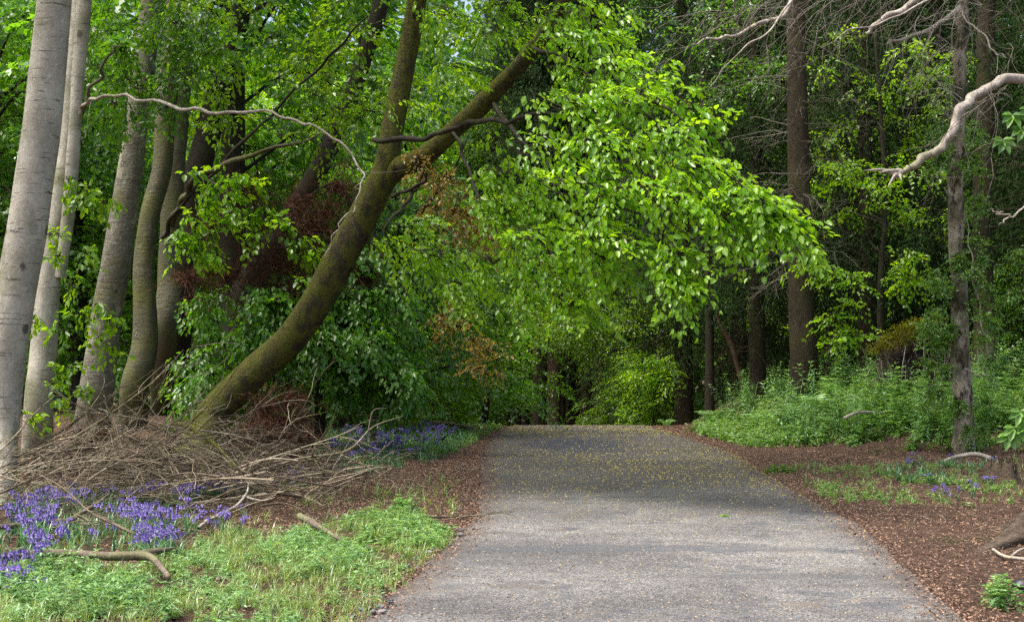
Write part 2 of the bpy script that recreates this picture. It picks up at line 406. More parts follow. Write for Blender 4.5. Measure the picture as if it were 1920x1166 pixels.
def pathmat():
    m, nt, b = newmat('gravel_path')
    co = nd(nt, 'TexCoord').outputs['Object']
    v = nd(nt, 'TexVoronoi', feature='F1'); v.inputs['Scale'].default_value = 75; nt.links.new(co, v.inputs['Vector'])
    grain = ramp(nt, v.outputs['Color'], [(.0, (.050, .051, .054)), (.5, (.142, .141, .142)), (.85, (.255, .252, .25)), (1, (.50, .50, .50))])
    n1 = noise(nt, co, .45, 6, .6, (.7, 1.0, 1)); n2 = noise(nt, co, .9, 8, .75, (.8, 1.0, 1)); n3 = noise(nt, co, 130, 2, .5)
    big = ramp(nt, n1, [(.38, (.50, .49, .49)), (.58, (1.12, 1.09, 1.03))])
    col = mix(nt, 1.0, grain, big, 'MULTIPLY')
    wet = ramp(nt, n2, [(.50, (0, 0, 0)), (.60, (.85, .85, .85))])
    col = mix(nt, wet, col, (.068, .071, .08))
    br = ramp(nt, noise(nt, co, .9, 6, .7), [(.55, (0, 0, 0)), (.68, (.6, .6, .6))])
    col = mix(nt, br, col, (.15, .115, .08))
    # far stretch blended towards darker blue-grey and brown
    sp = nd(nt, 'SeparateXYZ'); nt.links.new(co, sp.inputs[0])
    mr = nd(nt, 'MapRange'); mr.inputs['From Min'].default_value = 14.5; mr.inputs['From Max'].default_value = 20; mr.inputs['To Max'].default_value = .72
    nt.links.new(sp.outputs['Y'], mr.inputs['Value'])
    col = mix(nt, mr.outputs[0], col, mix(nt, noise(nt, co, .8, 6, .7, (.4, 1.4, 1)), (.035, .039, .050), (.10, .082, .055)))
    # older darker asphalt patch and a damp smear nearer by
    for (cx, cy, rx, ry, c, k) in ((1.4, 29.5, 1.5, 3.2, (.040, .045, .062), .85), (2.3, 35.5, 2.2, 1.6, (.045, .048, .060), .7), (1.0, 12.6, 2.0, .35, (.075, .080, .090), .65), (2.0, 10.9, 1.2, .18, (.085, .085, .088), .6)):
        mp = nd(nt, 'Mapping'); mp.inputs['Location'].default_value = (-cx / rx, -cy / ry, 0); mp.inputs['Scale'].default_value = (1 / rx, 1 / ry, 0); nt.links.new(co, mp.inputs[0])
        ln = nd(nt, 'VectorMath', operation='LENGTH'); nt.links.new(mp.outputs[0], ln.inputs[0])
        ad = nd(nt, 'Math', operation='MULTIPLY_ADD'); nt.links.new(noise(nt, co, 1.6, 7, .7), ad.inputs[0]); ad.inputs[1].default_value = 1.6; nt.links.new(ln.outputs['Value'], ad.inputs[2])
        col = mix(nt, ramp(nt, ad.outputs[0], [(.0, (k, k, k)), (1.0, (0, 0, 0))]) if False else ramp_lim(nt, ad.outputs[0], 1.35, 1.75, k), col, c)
    # soil and crushed litter trodden in along both edges
    at = nd(nt, 'Attribute', attribute_name='rnd'); ed = nd(nt, 'Math', operation='MULTIPLY_ADD'); nt.links.new(noise(nt, co, 4.5, 7, .75), ed.inputs[0]); ed.inputs[1].default_value = -.75; nt.links.new(at.outputs['Fac'], ed.inputs[2])
    col = mix(nt, ramp_lim(nt, ed.outputs[0], -.36, -.10, .55), col, (.075, .055, .042))
    nt.links.new(col, b.inputs['Base Color']); b.inputs['Roughness'].default_value = .85; b.inputs['Specular IOR Level'].default_value = .3
    bumpn(nt, b, v.outputs['Distance'], .6, .012)
    return m
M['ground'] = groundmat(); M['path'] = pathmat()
def stonemat():
    m, nt, b = newmat('edge_stone'); oi = nd(nt, 'ObjectInfo')
    col = ramp(nt, oi.outputs['Random'], [(0, (.05, .053, .062)), (.7, (.12, .12, .13)), (1, (.28, .27, .27))])
    co = nd(nt, 'TexCoord').outputs['Object']; n = noise(nt, co, 30, 5, .6)
    col = mix(nt, .5, col, ramp(nt, n, [(.3, (.4, .4, .4)), (.7, (1.2, 1.2, 1.2))]), 'MULTIPLY')
    nt.links.new(col, b.inputs['Base Color']); b.inputs['Roughness'].default_value = .7; bumpn(nt, b, n, .4, .01)
    return m
M['stone'] = stonemat()
m_, nt_, b_ = newmat('black_stone'); b_.inputs['Base Color'].default_value = (.012, .013, .02, 1); b_.inputs['Roughness'].default_value = .4
bumpn(nt_, b_, noise(nt_, nd(nt_, 'TexCoord').outputs['Object'], 20, 4), .2, .01); M['black'] = m_

# ---------------------------------------------------------------- ground and path
def axis_pts(segs):
    out = []
    for a, b, s in segs: out.append(np.arange(a, b, s))
    return np.concatenate(out + [[segs[-1][1]]])
xs = axis_pts([(-400, -60, 20), (-60, -12, 1.0), (-12, -6, .25), (-6, 6.5, .1), (6.5, 14, .25), (14, 60, 1.0), (60, 400, 20)])
ys = axis_pts([(-300, -20, 20), (-20, 5, .8), (5, 34, .11), (34, 60, .3), (60, 120, 1.5), (120, 600, 20)])
X, Y = np.meshgrid(xs, ys)
g = Geo(); nx, ny = len(xs), len(ys)
i, j = np.meshgrid(np.arange(nx - 1), np.arange(ny - 1)); q = j * nx + i
g.add(np.stack([X, Y, H(X, Y)], -1), np.stack([q, q + 1, q + nx + 1, q + nx], -1))
tag(link('ground', g, M['ground']), 'reddish brown woodland soil under trees', None, kind='structure')

yv = axis_pts([(-25, 6, .5), (6, 40, .05), (40, 80, .5)]); u = np.linspace(0, 1, 46)
jag = lambda y, s: .09 * wob(y * .6, y * .35 + s) + .010 * wob(y * 3 + s, y * 1.5)
el = edgeL(yv) + jag(yv, 1.); er = edgeR(yv) + jag(yv, 5.) * .5
PX = el[:, None] * (1 - u) + er[:, None] * u; PY = np.repeat(yv[:, None], 46, 1)
PZ = hbase(PX, PY) + .016 * np.minimum(1, 14 * np.minimum(u, 1 - u))[None] + .004 * wob(PX, PY, 1.3)
PZ = np.maximum(PZ, H(PX, PY) + .006)
g = Geo(); i, j = np.meshgrid(np.arange(45), np.arange(len(yv) - 1)); q = j * 46 + i
wd = (er - el)[:-1, None]; uu = np.minimum(u[:-1], 1 - u[1:])[None] * wd
g.add(np.stack([PX, PY, PZ], -1), np.stack([q, q + 1, q + 47, q + 46], -1), np.clip(uu, 0, 1).ravel())
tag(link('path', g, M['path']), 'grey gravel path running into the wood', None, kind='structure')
def pathz(x, y): return hbase(x, y) + .017

# ---------------------------------------------------------------- named trees near the camera
def blob_foliage(gl, gt, blobs, rng, size=.10, nl=34, L=.75, per=26, bias=(0, 0, -.2), wid=.62, droop=.35, lod=1, jit=.45, flat=.45, hang=.35, zs=.75):
    """blobs: (centre xyz, radius, optional density) filled with sprays pointing outward along bias"""
    for bl in blobs:
        c, r = np.asarray(bl[0], float), bl[1]; k = int(per * (bl[2] if len(bl) > 2 else 1) * max(.35, r * r))
        v = nrm(rng.normal(0, 1, (k, 3))); rad = r * rng.random(k) ** .45
        O = c + v * rad[:, None] * np.array([1, 1, zs])
        D = v * .7 + np.array(bias) + rng.normal(0, .25, (k, 3))
        sprays(gl, gt, O - nrm(D) * L * .35, D, L * rng.uniform(.6, 1.2, k), nl, size, rng, wid, lod, droop, flat, jit, hang=hang)
        if gt is not None:
            twig_tubes(gt, np.repeat(c[None], k, 0) + rng.normal(0, .08 * r, (k, 3)), O - nrm(D) * L * .35, .011, .005, .04, rng, 3)

def PL(pts):                                   # (px,py,d) list to points
    return [P(*p) for p in pts]
def base_of(px, py): return G(px, py)

def kink(pts, amp, seed):
    # break a limb's smooth run with small irregular bends
    rng = np.random.default_rng(seed); q = smooth_path(np.array(pts, float), max(6, len(pts) * 3)); L = np.linalg.norm(q[-1] - q[0])
    q[1:-1] += rng.normal(0, amp, (len(q) - 2, 3)); return q
def make_tree(name, label, cat, basepx, spine, radii, mat, sides=20, bump=.035, flare=.35, seed=0, stems=(), limbs=(), group=None, crown=None, crown_mat=None, crown_name='crown', nseg=60, ws=.85):
    radii = np.array(radii) * ws; b = base_of(*basepx)
    t = thing(name, label, cat, b, group)
    g = Geo(); pts = [b - np.array([0, 0, .25])] + PL(spine)
    tube(g, pts, radii, nseg, sides, bump, seed, flare)
    child('trunk', g, mat, t)
    for k, (sp, rd) in enumerate(stems):
        g = Geo(); tube(g, PL(sp), np.array(rd) * ws, 60, 16, bump, seed + k + 1); child('stem', g, mat, t)
    for k, (lp, rd, lm) in enumerate(limbs):
        rl = np.random.default_rng(seed * 7 + k); kp = kink(PL(lp), .022, seed + k); g = Geo(); tube(g, kp, np.array(rd) * .8, 90, 8, .2, seed + 9 + k)
        a_ = kp[rl.integers(2, len(kp), 7)]; twig_tubes(g, a_, a_ + rl.normal(0, .22, (7, 3)) - [0, 0, .08], .006, .002, .05, rl, 4); child('limb', g, lm or mat, t)
    if crown:
        rng = np.random.default_rng(seed + 100); gl, gt = Geo(), Geo()
        for args in crown: blob_foliage(gl, gt, args.pop('blobs'), rng, **args)
        child(crown_name, gl, crown_mat, t); child('twigs', gt, M['dark'], t)
    return t

def rb(rng, n, x0, x1, y0, y1, d0, d1, r0, r1):
    return [(P(rng.uniform(x0, x1), rng.uniform(y0, y1), rng.uniform(d0, d1)), rng.uniform(r0, r1)) for _ in range(n)]
R0 = np.random.default_rng(5)

# A: big smooth grey beech at the left edge
tA = make_tree('beech_tree', 'smooth pale grey beech trunk leaning at the left edge in front of the others', 'tree', (-18, 945),
    [(-2, 800, 17.6), (22, 600, 17.5), (58, 380, 17.4), (82, 200, 17.3), (102, 0, 17.2), (128, -260, 17.0), (150, -650, 16.8), (190, -1100, 16.8)],
    [.31, .28, .265, .275, .262, .245, .225, .20, .17, .12], M['beech'], ws=.88, sides=36, bump=.022, seed=1,
    crown=[dict(blobs=rb(R0, 16, -500, 250, -1000, -450, 14, 20, .9, 1.4), per=12, size=.12)], crown_mat=M['leaf_mid'])
# B: twin stemmed beech with leafy shoots
sh = [(60, 600), (105, 620), (150, 590), (190, 640), (205, 600), (130, 690), (100, 720), (150, 740), (110, 750), (60, 785), (140, 540), (110, 480), (95, 440), (150, 380), (130, 340), (165, 360), (195, 380), (205, 655), (180, 575), (160, 470)]
tB = make_tree('beech_tree', 'pale twin-stemmed beech with leafy green shoots up its trunk, behind the left edge beech', 'tree', (72, 880),
    [(72, 780, 20.4), (85, 600, 20.4), (104, 420, 20.4), (124, 280, 20.5), (136, 130, 20.6), (150, -60, 20.8), (170, -400, 21), (190, -900, 21)],
    [.28, .26, .22, .16, .125, .12, .12, .11, .09], M['beech'], ws=.80, sides=22, bump=.06, seed=2, flare=.3,
    stems=[([(112, 520, 20.35), (130, 380, 20.3), (140, 240, 20.2), (150, 100, 20.2), (158, 0, 20.2), (168, -300, 20.4)], [.10, .115, .115, .12, .13, .11])],
    limbs=[([(146, 222, 20.2), (162, 195, 20.0), (185, 184, 19.6), (250, 184, 19.2), (330, 201, 18.8), (420, 214, 18.4), (500, 214, 18.2), (570, 230, 18.0), (630, 262, 17.8), (668, 300, 17.7), (680, 335, 17.6), (668, 380, 17.6), (640, 410, 17.6), (625, 440, 17.6), (608, 485, 17.6)],
             [.035, .034, .03, .026, .026, .023, .02, .018, .015, .012, .010, .008, .006], M['deadwood']),
           ([(150, 215, 20.2), (180, 150, 20.0), (205, 100, 19.8), (225, 88, 19.6)], [.04, .03, .02, .012], M['beech_green'])],
    crown=[dict(blobs=[(P(x, y, 19.7), .16, 1.0) for x, y in sh], per=16, nl=9, L=.28, size=.10, hang=.5),
           dict(blobs=rb(R0, 10, 60, 330, -700, -250, 18, 22, .9, 1.3), per=14, size=.11)], crown_mat=M['leaf_bright'], crown_name='leafy_shoots')
# C
tC = make_tree('beech_tree', 'mottled grey beech with dark horizontal scars, third trunk from the left', 'tree', (165, 832),
    [(180, 740, 24.4), (200, 590, 24.3), (225, 450, 24.2), (247, 300, 24.2), (265, 170, 24.2), (284, 0, 24.2), (310, -260, 24), (340, -700, 24)],
    [.42, .37, .33, .31, .28, .245, .235, .22, .19, .12], M['beech_mid'], ws=.80, sides=26, bump=.03, seed=3, flare=.3,
    crown=[dict(blobs=rb(R0, 22, 150, 420, -20, 230, 21.5, 23.5, .35, .6), per=20, size=.105, nl=20, L=.6),
           dict(blobs=rb(R0, 26, 100, 1150, -900, -250, 17, 23, 1.0, 1.6), per=14, size=.14)], crown_mat=M['leaf_mid'])
# D
tD = make_tree('beech_tree', 'grey-green beech trunk with a bend, fourth from the left', 'tree', (245, 800),
    [(252, 730, 27.2), (272, 640, 27.2), (270, 520, 27.2), (278, 420, 27.2), (303, 320, 27.2), (310, 220, 27.2), (322, 100, 27.2), (334, -50, 27.2), (345, -400, 27.2), (360, -800, 27)],
    [.34, .32, .29, .25, .22, .225, .24, .24, .23, .20, .12], M['beech_green'], ws=.83, sides=22, bump=.045, seed=4,
    crown=[dict(blobs=rb(R0, 12, 100, 600, -900, -350, 24, 29, 1.1, 1.6), per=12, size=.13)], crown_mat=M['leaf_mid'])
# E dark trunk
tE = make_tree('beech_tree', 'dark shaded beech trunk just right of the bent grey-green one', 'tree', (305, 775),
    [(308, 640, 29.5), (318, 520, 29.5), (322, 380, 29.5), (335, 220, 29.5), (350, 80, 29.5), (358, -100, 29.5), (365, -600, 29)],
    [.34, .31, .29, .27, .25, .22, .2, .12], M['beech_green'], sides=18, bump=.06, seed=5,
    limbs=[([(322, 420, 29.3), (345, 370, 28), (372, 330, 27), (430, 305, 26), (510, 280, 25.5), (600, 252, 25)], [.09, .08, .07, .06, .045, .02], None),
           ([(305, 445, 29.3), (330, 395, 28), (400, 325, 27), (470, 255, 26), (540, 185, 25.5), (610, 115, 25), (690, 30, 24.5)], [.055, .05, .04, .035, .03, .03, .02], M['dark'])],
    crown=[dict(blobs=rb(R0, 20, 330, 700, -60, 260, 24, 28, .5, .9), per=16, size=.115, nl=22)], crown_mat=M['leaf_bright'])
# F leaning dark trunk
tF = make_tree('beech_tree', 'dark leaning trunk rising right from behind the left clump', 'tree', (325, 770),
    [(338, 560, 31.5), (352, 400, 31.5), (380, 290, 31.5), (408, 190, 31.5), (430, 110, 31.5), (452, 20, 31.5), (480, -150, 31.5), (520, -500, 31)],
    [.36, .34, .34, .34, .33, .31, .27, .24, .2, .12], M['dark'], sides=18, bump=.04, seed=6,
    crown=[dict(blobs=rb(R0, 14, 300, 900, -700, -150, 27, 32, 1.1, 1.7), per=12, size=.13)], crown_mat=M['leaf_mid'])
# G slim dark leaning tree behind the rusty brush
tG = make_tree('beech_tree', 'dark leaning trunk passing through the rust-brown brushwood', 'tree', (395, 790),
    [(440, 590, 30), (490, 490, 30), (540, 415, 30), (590, 330, 30), (635, 240, 30), (672, 140, 30), (705, 40, 30), (740, -100, 30), (800, -400, 30)],
    [.36, .33, .31, .28, .25, .24, .22, .2, .17, .12], M['dark'], sides=16, bump=.05, seed=7,
    crown=[dict(blobs=rb(R0, 20, 520, 900, -80, 230, 25, 29, .5, .9), per=15, size=.11, nl=22)], crown_mat=M['leaf_bright'])

# H: the hero, a mossy leaning beech that forks and arches over the path
Rh = np.random.default_rng(77)
hero = []
for (x, y, d, r, k) in [(1100, 70, 17.5, .6, 1), (1040, 165, 18, .5, .8), (1160, 130, 17, .7, 1), (1090, 190, 17, .75, 1.2), (1230, 190, 16.5, .65, 1.2), (1010, 270, 17.5, .7, 1.2), (1150, 260, 16.5, .7, 1.3),
    (1280, 260, 16, .6, 1.3), (1080, 350, 16.5, .7, 1.3), (1200, 350, 16, .65, 1.3), (1330, 320, 15.5, .5, 1.3), (1280, 390, 15.5, .5, 1.1), (1390, 360, 15.2, .38, 1.3), (1440, 385, 15, .22, 1.2), (1480, 400, 15, .13, 1),
    (1360, 420, 15.3, .3, .8), (1120, 430, 16.2, .55, 1.1), (1010, 440, 17, .6, 1.1), (1200, 450, 16, .38, .8), (920, 400, 18.5, .6, .9), (930, 490, 18.5, .55, .9), (1010, 520, 18, .4, .7), (1280, 480, 15.6, .25, .8),
    (1275, 530, 15.6, .15, 1), (830, 470, 19.5, .6, .9), (780, 420, 20.5, .5, .7), (860, 120, 20.5, .5, .6), (920, 60, 20, .6, .8), (840, 30, 21, .5, .7), (790, 500, 20.5, .45, .8), (960, 400, 18, .5, 1), (1000, 350, 17.6, .5, 1), (1080, 560, 17, .3, .8), (1060, 20, 18.5, .5, .8), (1000, 50, 23.5, .5, .8), (950, 10, 23.5, .5, .8), (885, 140, 24, .45, .7), (940, 60, 24, .5, .8), (1080, 120, 18, .4, .8), (740, 460, 21, .4, .6), (860, 540, 19.5, .45, .8), (950, 330, 18, .6, .9), (1060, 500, 17, .45, .8), (1130, 490, 16.6, .4, .8), (1000, 560, 18, .3, .6), (760, 180, 21, .4, .4), (1130, 20, 18, .6, 1),
    (1320, 200, 16.3, .25, .8)]:
    hero.append((P(x + Rh.normal(0, 8), y + Rh.normal(0, 8), d), r * .86, k * (.85 if x < 1060 and y < 300 else 1.25)))
tH = make_tree('leaning_beech', 'mossy leaning beech, forked, with bright leaves arching over the path', 'tree', (352, 862),
    [(392, 788, 24.4), (468, 706, 24.2), (540, 640, 24), (592, 570, 23.8), (636, 488, 23.6), (688, 393, 23.4), (722, 320, 23.2), (738, 230, 23.2), (758, 130, 23.2), (775, 40, 23.2), (795, -100, 23.2), (810, -400, 23.4), (830, -800, 23.6)],
    [.47, .385, .365, .36, .36, .355, .35, .325, .26, .235, .225, .22, .19, .15, .08], M['mossy'], sides=34, bump=.024, seed=8, flare=.45, nseg=90, ws=.74,
    stems=[([(712, 350, 23.25), (745, 318, 23.1), (800, 290, 22.8), (855, 240, 22.4), (905, 195, 22.0), (950, 148, 21.6), (985, 110, 21.2), (1020, 65, 20.8), (1060, 5, 20.4), (1110, -100, 20), (1180, -300, 19.5), (1260, -520, 19)],
            [.26, .24, .225, .20, .215, .17, .16, .155, .14, .12, .08, .04])],
    limbs=[([(700, 262, 23.0), (760, 262, 22.4), (820, 254, 21.8), (870, 236, 21.2), (940, 226, 20), (1020, 214, 19), (1100, 214, 18), (1190, 212, 17), (1260, 240, 16.4), (1330, 300, 15.8), (1400, 350, 15.4), (1480, 395, 15)], [.05, .055, .05, .05, .04, .035, .03, .025, .02, .015, .01, .006], M['dark']),
           ([(925, 190, 21.9), (975, 262, 20), (1030, 310, 18.5), (1100, 360, 17.2), (1190, 400, 16.4), (1290, 440, 15.8)], [.05, .04, .032, .025, .016, .008], M['dark']),
           ([(1000, 90, 21), (1060, 110, 19.5), (1130, 150, 18), (1220, 190, 16.8), (1300, 240, 16)], [.05, .04, .03, .02, .008], M['dark']),
           ([(735, 370, 22.9), (790, 345, 22), (800, 325, 21.6)], [.045, .03, .015], M['dark']),
           ([(795, 320, 22.6), (770, 370, 22.3), (735, 410, 22.1), (718, 436, 22)], [.03, .035, .03, .02], M['dark']),
           ([(850, 250, 22), (880, 330, 21), (920, 420, 19.5), (960, 500, 18.5), (1000, 540, 18)], [.04, .03, .02, .015, .006], M['dark'])],
    crown=[dict(blobs=hero, per=42, nl=22, L=.60, size=.092, bias=(.75, -.2, -.35), hang=.6, jit=.38, droop=.45, flat=.28, zs=.5),
           dict(blobs=rb(Rh, 34, 950, 1700, -850, -250, 18, 27, 1.1, 1.7), per=17, size=.14)], crown_mat=M['leaf_bright'])

# low leafy bough of the dark trunk, hanging in front of the rusty brush
rng = np.random.default_rng(12); gl, gt = Geo(), Geo(); g = Geo()
tube(g, PL([(372, 330, 27), (385, 335, 26.4), (430, 360, 25.6), (480, 385, 25.2), (540, 420, 24.9), (585, 465, 24.8), (600, 520, 24.8)]), [.03, .025, .02, .014, .01, .007, .003], 30, 7, .1); child('limb', g, M['dark'], tE)
sb = [(340, 440), (365, 410), (385, 380), (400, 350), (430, 370), (450, 395), (420, 430), (380, 450), (350, 470), (470, 340), (465, 410), (500, 395), (520, 415), (540, 432), (560, 452), (580, 468), (595, 490), (590, 520), (400, 480), (440, 330), (480, 440), (370, 330), (395, 400), (420, 340), (330, 450)]
blob_foliage(gl, gt, [(P(x, y, 25), .25) for x, y in sb], rng, per=17, nl=9, L=.45, size=.135, bias=(.35, -.2, -.3), hang=.6, wid=.66, flat=.25, jit=.3)
child('bough_leaves', gl, M['leaf_bright'], tE); child('twigs', gt, M['dark'], tE)

# I: the big spruce trunk on the right bank
rngI = np.random.default_rng(21)
def dead_twigs(parent, org, n, rng, L=(1.0, 2.2), up=-.15, dens=7, mat='dark', r0=.012, side=None, name='dead_branches'):
    g = Geo(); A = np.array([org[rng.integers(len(org))] for _ in range(n)]) + rng.normal(0, .05, (n, 3))
    th = rng.uniform(0, 2 * np.pi, n) if side is None else rng.normal(side[0], side[1], n)
    D = np.stack([np.cos(th), np.sin(th), rng.normal(up, .25, n)], 1); B = A + D * rng.uniform(*L, n)[:, None]
    path = twig_tubes(g, A, B, r0, .003, -.06, rng, 6)
    k = rng.integers(1, 6, (n, dens)); A2 = path[np.arange(n)[:, None], k].reshape(-1, 3)
    D2 = np.repeat(D, dens, 0) * .5 + rng.normal(0, .45, (n * dens, 3)); D2[:, 2] -= .35
    B2 = A2 + D2 * rng.uniform(.3, .9, n * dens)[:, None]
    p2 = twig_tubes(g, A2, B2, .004, .0015, .08, rng, 4)
    k = rng.integers(1, 4, (len(A2), 2)); A3 = p2[np.arange(len(A2))[:, None], k].reshape(-1, 3)
    twig_tubes(g, A3, A3 + (np.repeat(D2, 2, 0) * .4 + rng.normal(0, .3, (len(A3), 3))) * .45, .0025, .001, .05, rng, 3)
    child(name, g, M[mat], parent)
def zpts(px0, px1, py0, py1, d, n=30):
    return [P(px0 + (px1 - px0) * t, py0 + (py1 - py0) * t, d) for t in np.linspace(0, 1, n)]
tI = make_tree('spruce_tree', 'tall brown spruce trunk on the fern bank right of the path', 'tree', (1508, 762),
    [(1508, 690, 32.5), (1502, 560, 32.5), (1499, 400, 32.5), (1495, 200, 32.5), (1492, 0, 32.5), (1488, -400, 32.5), (1484, -1000, 32.5)],
    [.46, .40, .37, .34, .31, .28, .26, .22, .14], M['spruce'], ws=.80, sides=24, bump=.035, seed=20, flare=.35)
dead_twigs(tI, zpts(1494, 1500, 20, 520, 32.4), 60, rngI, L=(.8, 2.3), mat='grey_twig')
# J: pale ivy-clad tree
jx = [(1806, 845), (1806, 760), (1800, 680), (1798, 560), (1792, 400), (1796, 280), (1800, 150), (1804, 0), (1808, -300)]
iv = []
for k in range(46):
    y = R0.uniform(230, 850); x = np.interp(y, [0, 280, 560, 845], [1804, 1796, 1798, 1806]) + R0.choice([-1, 1]) * R0.uniform(26, 64 if y > 480 else 42)
    iv.append((P(x, y, 25.2 + R0.uniform(-.4, .5)), R0.uniform(.08, .18)))
for k in range(6):
    y = R0.uniform(300, 850); x = np.interp(y, [0, 280, 560, 845], [1804, 1796, 1798, 1806]) + R0.normal(0, 9); iv.append((P(x, y, 25.35), R0.uniform(.07, .12), 1.3))
tJ = make_tree('ivy_clad_tree', 'slim flaking pale trunk wrapped in small-leaved green shoots', 'tree', (1808, 852),
    [(x, y, 25.6) for x, y in jx[1:]], [.24, .20, .185, .175, .165, .15, .14, .13, .12, .1], M['pale'], sides=24, bump=.14, seed=22, flare=.35,
    limbs=[([(1802, 20, 25.4), (1830, 55, 25), (1870, 100, 24.6), (1888, 108, 24.4)], [.03, .02, .015, .006], M['deadwood']),
           ([(1800, 15, 25.4), (1750, 50, 25), (1690, 75, 24.6), (1664, 84, 24.4)], [.05, .045, .03, .02], M['deadwood']),
           ([(1808, 690, 25.3), (1850, 700, 25.3), (1840, 600, 25.3), (1822, 500, 25.3), (1810, 400, 25.4)], [.02, .02, .02, .016, .01], M['deadwood'])],
    crown=[dict(blobs=iv, per=42, nl=16, L=.32, size=.05, wid=.75, hang=.2)], crown_mat=M['leaf_ivy'], crown_name='shoots')
dead_twigs(tJ, zpts(1804, 1800, -60, 320, 25.4), 22, rngI, L=(.5, 1.3), mat='deadwood', up=.1)
# K
make_tree('spruce_tree', 'brown spruce trunk behind the ivy-clad tree at the right', 'tree', (1846, 745),
    [(1845, 600, 33), (1842, 400, 33), (1846, 200, 33), (1850, 0, 33), (1852, -500, 33)], [.32, .28, .27, .26, .25, .24, .2], M['spruce'], sides=16, seed=23)

# dead tree standing outside the right edge with limbs that reach in
rngD = np.random.default_rng(31)
bx = np.array([8.0, 17.5, float(H(8.0, 17.5))])
tDd = thing('dead_tree', 'dead tree off the right edge, its big curved bare limb ending in a splintered break', 'tree', bx)
g = Geo(); tube(g, [bx - np.array([0, 0, .2]), bx + np.array([0, 0, 3]), bx + np.array([-.1, 0, 7]), bx + np.array([-.3, .2, 12])], [.34, .28, .22, .1], 40, 18, .04, 3, .4)
child('trunk', g, M['deadwood'], tDd)
def limb(pts, rd, sides=12, bump=.05, nm='limb', mat='deadwood', n=44):
    g = Geo(); tube(g, kink([bx + np.array([-.2, 0, p]) if np.isscalar(p) else P(*p) for p in pts], .02, len(pts)), np.array(rd) * (.50 if len(pts) > 10 else .58), n * 2, sides, bump * 1.8, len(pts)); return child(nm, g, M[mat], tDd)
l1 = limb([3.9, (1990, 160, 17), (1930, 148, 16.6), (1885, 148, 16.4), (1840, 172, 16.2), (1800, 205, 16), (1784, 245, 15.9), (1762, 280, 15.8), (1720, 305, 15.7), (1690, 322, 15.7), (1678, 330, 15.7)], [.13, .125, .115, .11, .105, .105, .10, .095, .09, .07, .045])
g = Geo()
for e in [(1620, 320), (1648, 324), (1664, 352), (1672, 338), (1690, 340)]:
    tube(g, PL([(1686 + R0.uniform(-4, 4), 325 + R0.uniform(-5, 5), 15.7), ((1686 + e[0]) / 2, (323 + e[1]) / 2 - 3, 15.66), (e[0], e[1], 15.6)]), [.035, .022, .003], 10, 6, .2, 3)
child('splintered_end', g, M['deadwood'], tDd)
limb([6.5, (2050, -60, 16.5), (1850, -50, 16), (1735, -8, 15.6), (1690, 20, 15.5), (1650, 45, 15.4), (1626, 64, 15.4)], [.11, .10, .08, .06, .055, .05, .03])
limb([7.0, (1950, -140, 16), (1650, -90, 15.6), (1520, -30, 15.3), (1460, 25, 15.1), (1400, 58, 15), (1340, 72, 14.9), (1297, 84, 14.8)], [.10, .08, .06, .045, .04, .032, .022, .008])
limb([7.0, (1900, -160, 15), (1600, -80, 14.8), (1500, -10, 14.7), (1440, 60, 14.6), (1380, 110, 14.5), (1330, 165, 14.5)], [.05, .04, .03, .022, .016, .01, .004])
limb([6.0, (2000, -60, 15), (1800, -20, 14.8), (1690, 30, 14.6), (1600, 60, 14.5), (1540, 90, 14.5)], [.06, .04, .025, .015, .01, .003])
limb([2.6, (1990, 370, 15.5), (1920, 388, 15.3), (1890, 410, 15.2), (1872, 424, 15.2)], [.03, .025, .02, .016, .004], 8)
limb([(1890, 408, 15.2), (1870, 396, 15.1), (1856, 391, 15.1)], [.012, .008, .003], 6, nm='twigs')
g = Geo()
A = []; B = []
for (x0, y0, x1, y1, n) in [(1340, 0, 1700, 40, 42), (1400, 30, 1560, 20, 12), (1690, 10, 1900, 100, 16), (1800, 180, 1900, 150, 10), (1560, 0, 1900, 0, 26)]:
    for _ in range(n):
        x, y = rngD.uniform(x0, x1), rngD.uniform(y0 - 60, y1); d = rngD.uniform(14.5, 16.5)
        if x0 == 1800: y = rngD.uniform(150, 200)
        A.append(P(x, y, d)); B.append(P(x - rngD.uniform(-40, 150), y + rngD.uniform(20, 170), d + rngD.normal(0, .4)))
A, B = np.array(A), np.array(B)
p1 = twig_tubes(g, A, B, .0045, .0015, -.08, rngD, 6)
k = rngD.integers(1, 6, (len(A), 4)); A2 = p1[np.arange(len(A))[:, None], k].reshape(-1, 3)
twig_tubes(g, A2, A2 + (np.repeat(B - A, 4, 0) * .3 + rngD.normal(0, .16, (len(A2), 3))), .0028, .001, .05, rngD, 4)
child('twigs', g, M['grey_twig'], tDd)

